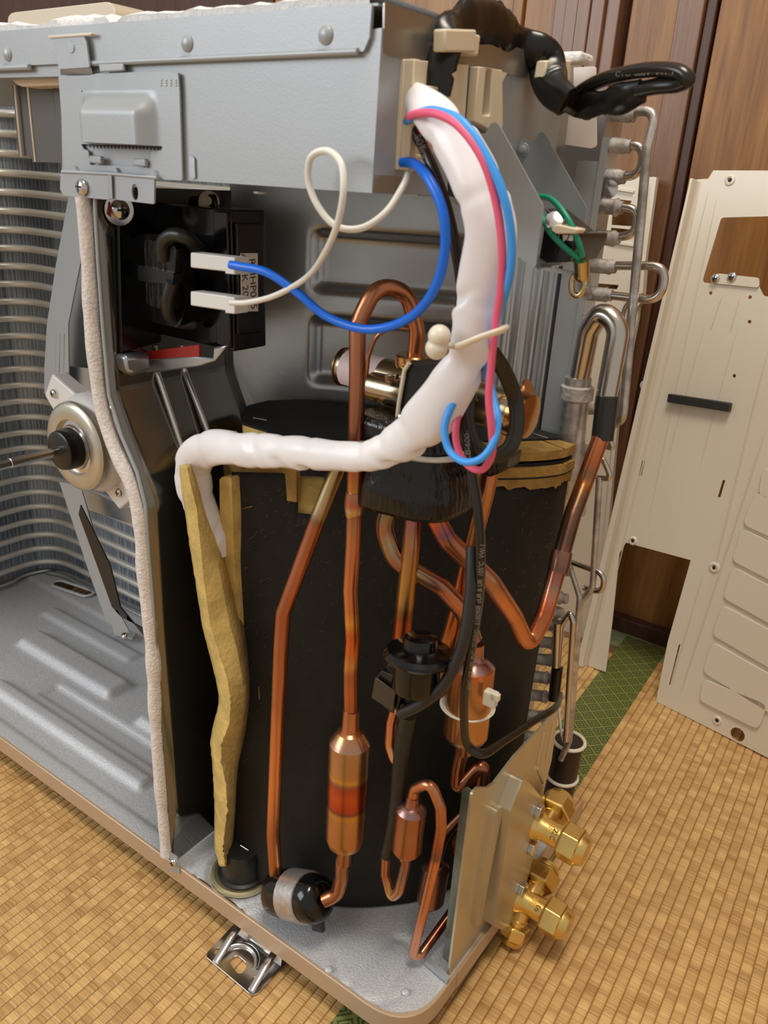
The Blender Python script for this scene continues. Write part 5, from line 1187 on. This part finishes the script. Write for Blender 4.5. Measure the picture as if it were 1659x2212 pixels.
def sleeve_mesh(name, path, rf, m, par, n=40, squash=.62, seed=0, amp=1.0, fold=fold):
    N_ = len(path); Ls = [0]
    for i in range(1, N_): Ls.append(Ls[-1] + (path[i] - path[i - 1]).length)
    T0 = (path[1] - path[0]).normalized(); a, _ = frame_of(T0, (0, -1, 0.01)); V = []; Fc = []
    for i in range(N_):
        T_ = (path[min(i + 1, N_ - 1)] - path[max(i - 1, 0)]).normalized(); vw = (CAM - path[i]).normalized(); s_ = T_.cross(vw)
        if s_.length < .25: s_ = a
        a = (s_ - T_ * s_.dot(T_)).normalized(); b = T_.cross(a); t_ = Ls[i] / Ls[-1]; R = rf(t_)
        for j in range(n):
            th = 2 * pi * j / n; k = 1 + amp * .07 * noise.noise(Vector((cos(th) * 1.2, sin(th) * 1.2, t_ * 18 + seed)))
            for (fa, fc) in fold:
                da = (th - fa + pi) % (2 * pi) - pi
                k -= amp * .34 * math.exp(-((t_ - fc - .014 * da) / .0055) ** 2) * math.exp(-(da / .6) ** 2)
                k += amp * .05 * math.exp(-((t_ - fc - .012 - .014 * da) / .005) ** 2) * math.exp(-(da / .7) ** 2)
            V.append(path[i] + a * (cos(th) * R * k) + b * (sin(th) * R * k * squash))
        if i:
            for j in range(n): q = (j + 1) % n; Fc.append(((i - 1) * n + j, (i - 1) * n + q, i * n + q, i * n + j))
    Fc.append(tuple(reversed(range(n)))); Fc.append(tuple(range((N_ - 1) * n, N_ * n)))
    o = obj(name, V, Fc, m, par); fixn(o, 80); return o
sleeve_mesh('sleeve_skin', Pm, slr, sleeve_w, t)
# pink and light blue wires with their hanging loops
t = wthing('pink_wire', 'pink wire following the white sleeve and hanging in a narrow loop', 'wire', at(1030, 1020, y=.02))
wire('wire_core', [(876, 258, 'x', XR + .002), (905, 245, .002), (945, 247, -.004), (990, 272, -.006), (1040, 340, -.006), (1070, 430, -.003), (1084, 530, .000), (1082, 620, .004), (1070, 700, .006), (1062, 780, .006), (1056, 860, .006), (1062, 930, .008), (1062, 985, .012), (1040, 1015, .014), (1010, 1005, .016), (988, 965, .018), (985, 920, .020), (1000, 870, .026), (1020, 830, .032)], 17, pink_w, t, n=14)
t = wthing('light_blue_wire', 'light blue wire outside the pink one with a longer hanging loop', 'wire', at(1010, 1005, y=.016))
wire('wire_core', [(876, 264, 'x', XR + .004), (910, 243, .006), (945, 240, -.001), (1000, 265, -.005), (1055, 345, -.005), (1090, 430, -.003), (1105, 520, .001), (1100, 600, .004), (1080, 670, .010), (1062, 740, .020), (1052, 790, .028), (1066, 860, .018), (1075, 910, .012), (1064, 960, .008), (1040, 990, .006), (1005, 998, .006), (972, 975, .008), (960, 930, .010), (972, 885, .014), (995, 850, .022)], 17, lblue_w, t, n=14)
t = wthing('orange_wire', 'thin red orange wire pair running beneath the upper white sleeve', 'wire', at(980, 380, y=.02))
wire('wire_core', [(890, 268, 'x', XR + .004), (930, 300, .020), (965, 345, .020), (990, 395, .020), (1010, 450, .022), (1030, 505, .024)], 11, orange_w, t)
wire('wire_core', [(892, 272, 'x', XR + .003), (925, 300, .016), (960, 350, .016), (985, 400, .016), (1004, 450, .018), (1024, 510, .020)], 9, red_w, t)
# black sheathed cable from the box down to behind the sleeve
t = wthing('black_cable', 'glossy black sheathed cable with white print falling behind the sleeve', 'cable', at(990, 640, y=.03))
bc = [(886, 275, 'x', XR + .006), (905, 300, .022), (935, 365, .018), (965, 450, .018), (985, 540, .022), (996, 620, .030), (990, 700, .040)]
wire('sheath', bc, 25, pvc, t, n=16)
wire('sheath', [(985, 690, .046), (995, 760, .050), (1010, 830, .046), (1022, 870, .045)], 22, pvc, t, n=14)
grey_print = mat('grey_print', (128, 124, 116), 0, .6)
def print_on(par, s_, a_, b_, off, size, m=None):
    """printing along a cable, stretched to the length it covers"""
    A, B = at(*a_[:2], y=a_[2]), at(*b_[:2], y=b_[2]); d = (B - A); mid = (A + B) / 2; dn = d.normalized(); v = (CAM - mid).normalized(); v = (v - dn * v.dot(dn)).normalized()
    o = text('printed_text', s_, (0, 0, 0), (1, 0, 0), (0, 1, 0), size, m or grey_print, None, .00002)
    xs = [q.co.x for q in o.data.vertices]; k = d.length / (max(xs) - min(xs)); o.data.transform(Matrix.Diagonal((k, 1, 1, 1)))
    up = v.cross(dn); M = Matrix(((dn.x, up.x, v.x, 0), (dn.y, up.y, v.y, 0), (dn.z, up.z, v.z, 0), (0, 0, 0, 1))); c_ = mid + v * off
    o.data.transform(Matrix.Translation(c_) @ M); join(o, par)
A_ = rad(25, at(935, 365, y=.018))
print_on(t, 'TUBING PVC CB-600 CYG', (950, 402, .018), (905, 300, .0215), A_ + .0004, .0050)
# long flat black tubing in front of the pipes
t = wthing('black_tubing', 'long black PVC tubing hanging before the pipes then turning right behind the plate', 'tubing', at(1010, 1630, y=.03))
tu = [(1010, 930, .040), (1016, 1000, .036), (1030, 1080, .034), (1038, 1180, .034), (1036, 1280, .036), (1022, 1380, .036), (1006, 1480, .038), (1003, 1560, .042), (1012, 1612, .048), (1040, 1628, .054), (1090, 1600, .08), (1150, 1560, .115), (1200, 1528, .150), (1212, 1500, .18)]
sweep('tube_skin', resample(catmull(PX(tu), 10), .003), lambda q: rad(32, at(1030, 1200, y=.035)) * (1 - .36 * e_((q - .45) / .3)), pvc, t, n=18, flat=.6)
rt = .0075
for (s_, a_, b_) in [('CB-600', (1012, 998, .036), (1009, 940, .040)), ('E180908  cUR & UR  105\u00b0C  VW-1', (1032, 1335, .036), (1044, 1165, .034)), ('CYG  CB-600  PVC  TUBING', (1016, 1475, .038), (1032, 1345, .036))]:
    print_on(t, s_, a_, b_, .0070, .0040)
t = wthing('coil_lead', 'thick black lead curving from the tubing to the expansion valve plug', 'cable', at(865, 1545, y=.02))
wire('lead_skin', [(1020, 1180, .038), (1018, 1260, .032), (1008, 1350, .026), (990, 1420, .022), (958, 1480, .018), (915, 1518, .015), (864, 1543, .013)], 27, black_rub, t, n=18)
wire('lead_core', [(868, 1540, .0135), (856, 1537, .0135)], 14, orange_w, t)
# black looped sheath hanging right
t = wthing('black_loop', 'flat black cable loop hanging behind the pink and blue loops', 'cable', at(1060, 985, y=.05))
P = PX([(1062, 760, .034), (1088, 800, .044), (1112, 860, .052), (1116, 920, .052), (1098, 970, .048), (1060, 985, .044), (1024, 960, .040), (1008, 900, .040), (1014, 840, .040), (1030, 780, .034)])
sweep('loop_skin', resample(catmull(P, 10), .003), rad(34, P[3]), pvc, t, n=18, flat=.45, up0=(.3, -.9, .2))
# nylon tie round the sleeve
t = wthing('nylon_tie', 'translucent white beaded tie around the white sleeve', 'cable tie', at(960, 740, y=.0))
q = PX([(985, 748, .010), (1000, 744, .000), (1040, 728, -.002), (1082, 714, .004), (1078, 712, .030), (1000, 730, .040), (985, 748, .012), (955, 742, .004), (948, 736, .002)])
sweep('strap', resample(catmull(q, 8), .002), .0024, nylon, t, n=10, flat=.6)
for (x, y) in ((949, 726), (943, 752)):
    c_ = at(x, y, y=.0); lathe('bead', c_ + Vector((0, 0, .0056)), (0, 0, -1), [(.0056 - .0056 * cos(pi * i / 10), max(.0001, .0056 * sin(pi * i / 10))) for i in range(11)], nylon, t, n=20, ang=80)
# green earth wire
t = wthing('green_wire', 'green earth wire curving from the terminal block to a ring lug', 'wire', at(1255, 580, y=.11))
wire('wire_core', [(1160, 424, yp + .02), (1190, 430, yp + .016), (1225, 470, yp + .010), (1248, 520, yp + .010), (1258, 555, yp + .014)], 13, green_w, t, n=12)
wire('wire_core', [(1168, 455, yp + .016), (1182, 492, yp + .008), (1210, 525, yp + .008), (1252, 560, yp + .014)], 13, green_w, t, n=12)
L0 = at(1256, 560, y=yp + .014); L1 = at(1257, 590, y=yp + .018)
lg = lathe('crimp_lug', L0, L1 - L0, [(0, .0045), (.006, .0042), (.010, .0046), (.013, .003)], mat('tinned_brass', (206, 190, 150), 1, .2), t, n=18)
c_ = at(1249, 614, y=yp + .022); sweep('lug_ring', [c_ + Vector((.0040 * cos(s), 0, .0062 * sin(s))) for s in [2 * pi * i / 24 for i in range(25)]], .0017, MATS['tinned_brass'], t, n=10)
# black corrugated sleeve on top of the box
t = wthing('black_sleeve', 'crumpled black vinyl sleeve lying over the box edge through cream clips', 'sleeve', at(1060, 90, y=.1))
bs = [(940, 205, 'x', XR + .006), (948, 150, 'x', XR + .0065), (960, 105, 'x', XR + .0065), (966, 66, 'x', XR + .0055), (990, 52, 'x', XR + .002), (1030, 58, 'x', XR - .002), (1080, 80, 'x', XR - .002), (1130, 96, 'x', XR), (1165, 112, 'x', XR + .008), (1180, 128, 'x', XR + .010), (1184, 160, 'x', XR + .014), (1196, 195, 'x', XR + .022), (1225, 220, 'x', XR + .034)]
def bsr(q): return (.0075 if q < .22 else .0075 + .0060 * e_((q - .22) / .1)) + .0012 * sin(q * 17) - .004 * e_((q - .55) / .12) - .000 * e_((q - .72) / .1)
fb = [(rr_.random() * 6.28, c_) for c_ in (.06, .13, .2, .28, .33, .4, .46, .52, .58, .63, .70, .78, .86, .94) for _ in (0, 1)]
sleeve_mesh('sleeve_skin', resample(catmull(PX(bs), 10), .002), bsr, black_vinyl, t, n=36, squash=.5, seed=4, amp=.55, fold=fb)
t = wthing('black_cable_loop', 'black cable loop sticking out to the right above the coil bends', 'cable', at(1400, 190, y=.13))
xq = XR + .034
P = [at(1218, 215, x=XR + .032)] + PX([(1250, 226, .150), (1290, 224, .14), (1340, 214, .13), (1388, 197, .125)])
sleeve_mesh('sleeve_skin', resample(catmull(P, 10), .002), lambda q: .0070 - .0010 * sin(q * 14), black_vinyl, t, n=30, squash=.5, seed=9, amp=.4, fold=fb[:12])
P = PX([(1236, 212, .155), (1280, 182, .145), (1345, 160, .130), (1420, 150, .120), (1474, 158, .115), (1486, 172, .115), (1468, 181, .118), (1420, 186, .122), (1380, 194, .126)])
sweep('cable_core', resample(catmull(P, 10), .003), lambda q: .0046, pvc, t, n=16, flat=.8)
print_on(t, 'CYG  600V  VW-1', (1345, 160, .130), (1470, 155, .1155), .0048, .0034)
# insulated tube end at the lower right of the coil
t = wthing('insulated_stub', 'dark insulated tube with pale rings standing behind the brass valves', 'tube', at(1215, 1700, y=.27))
A, B = at(1229, 1600, y=.262), at(1205, 1720, y=.262)
lathe('tube_skin', A, B - A, [(0, .008), (.0005, .0135), ((B - A).length, .0135)], mat('brown_rubber', (36, 22, 16), 0, .4), t, n=28)
for f_, r_ in ((.0, .0148), (.62, .0145)):
    C0 = A.lerp(B, f_); a_, b_ = frame_of(B - A)
    sweep('pale_ring', [C0 + (a_ * cos(s) + b_ * sin(s)) * r_ * .96 for s in [2 * pi * i / 26 for i in range(27)]], .0017, nylon, t, n=8)
P = PX([(1204, 1442, .239), (1196, 1510, .240)]); q = sweep('sleeve', resample(P, .004), rad(25, P[0]), black_pl, t, n=18)
wire('link_wire', [(1206, 1525, .235), (1214, 1590, .240), (1225, 1610, .255)], 6, white_w, t)
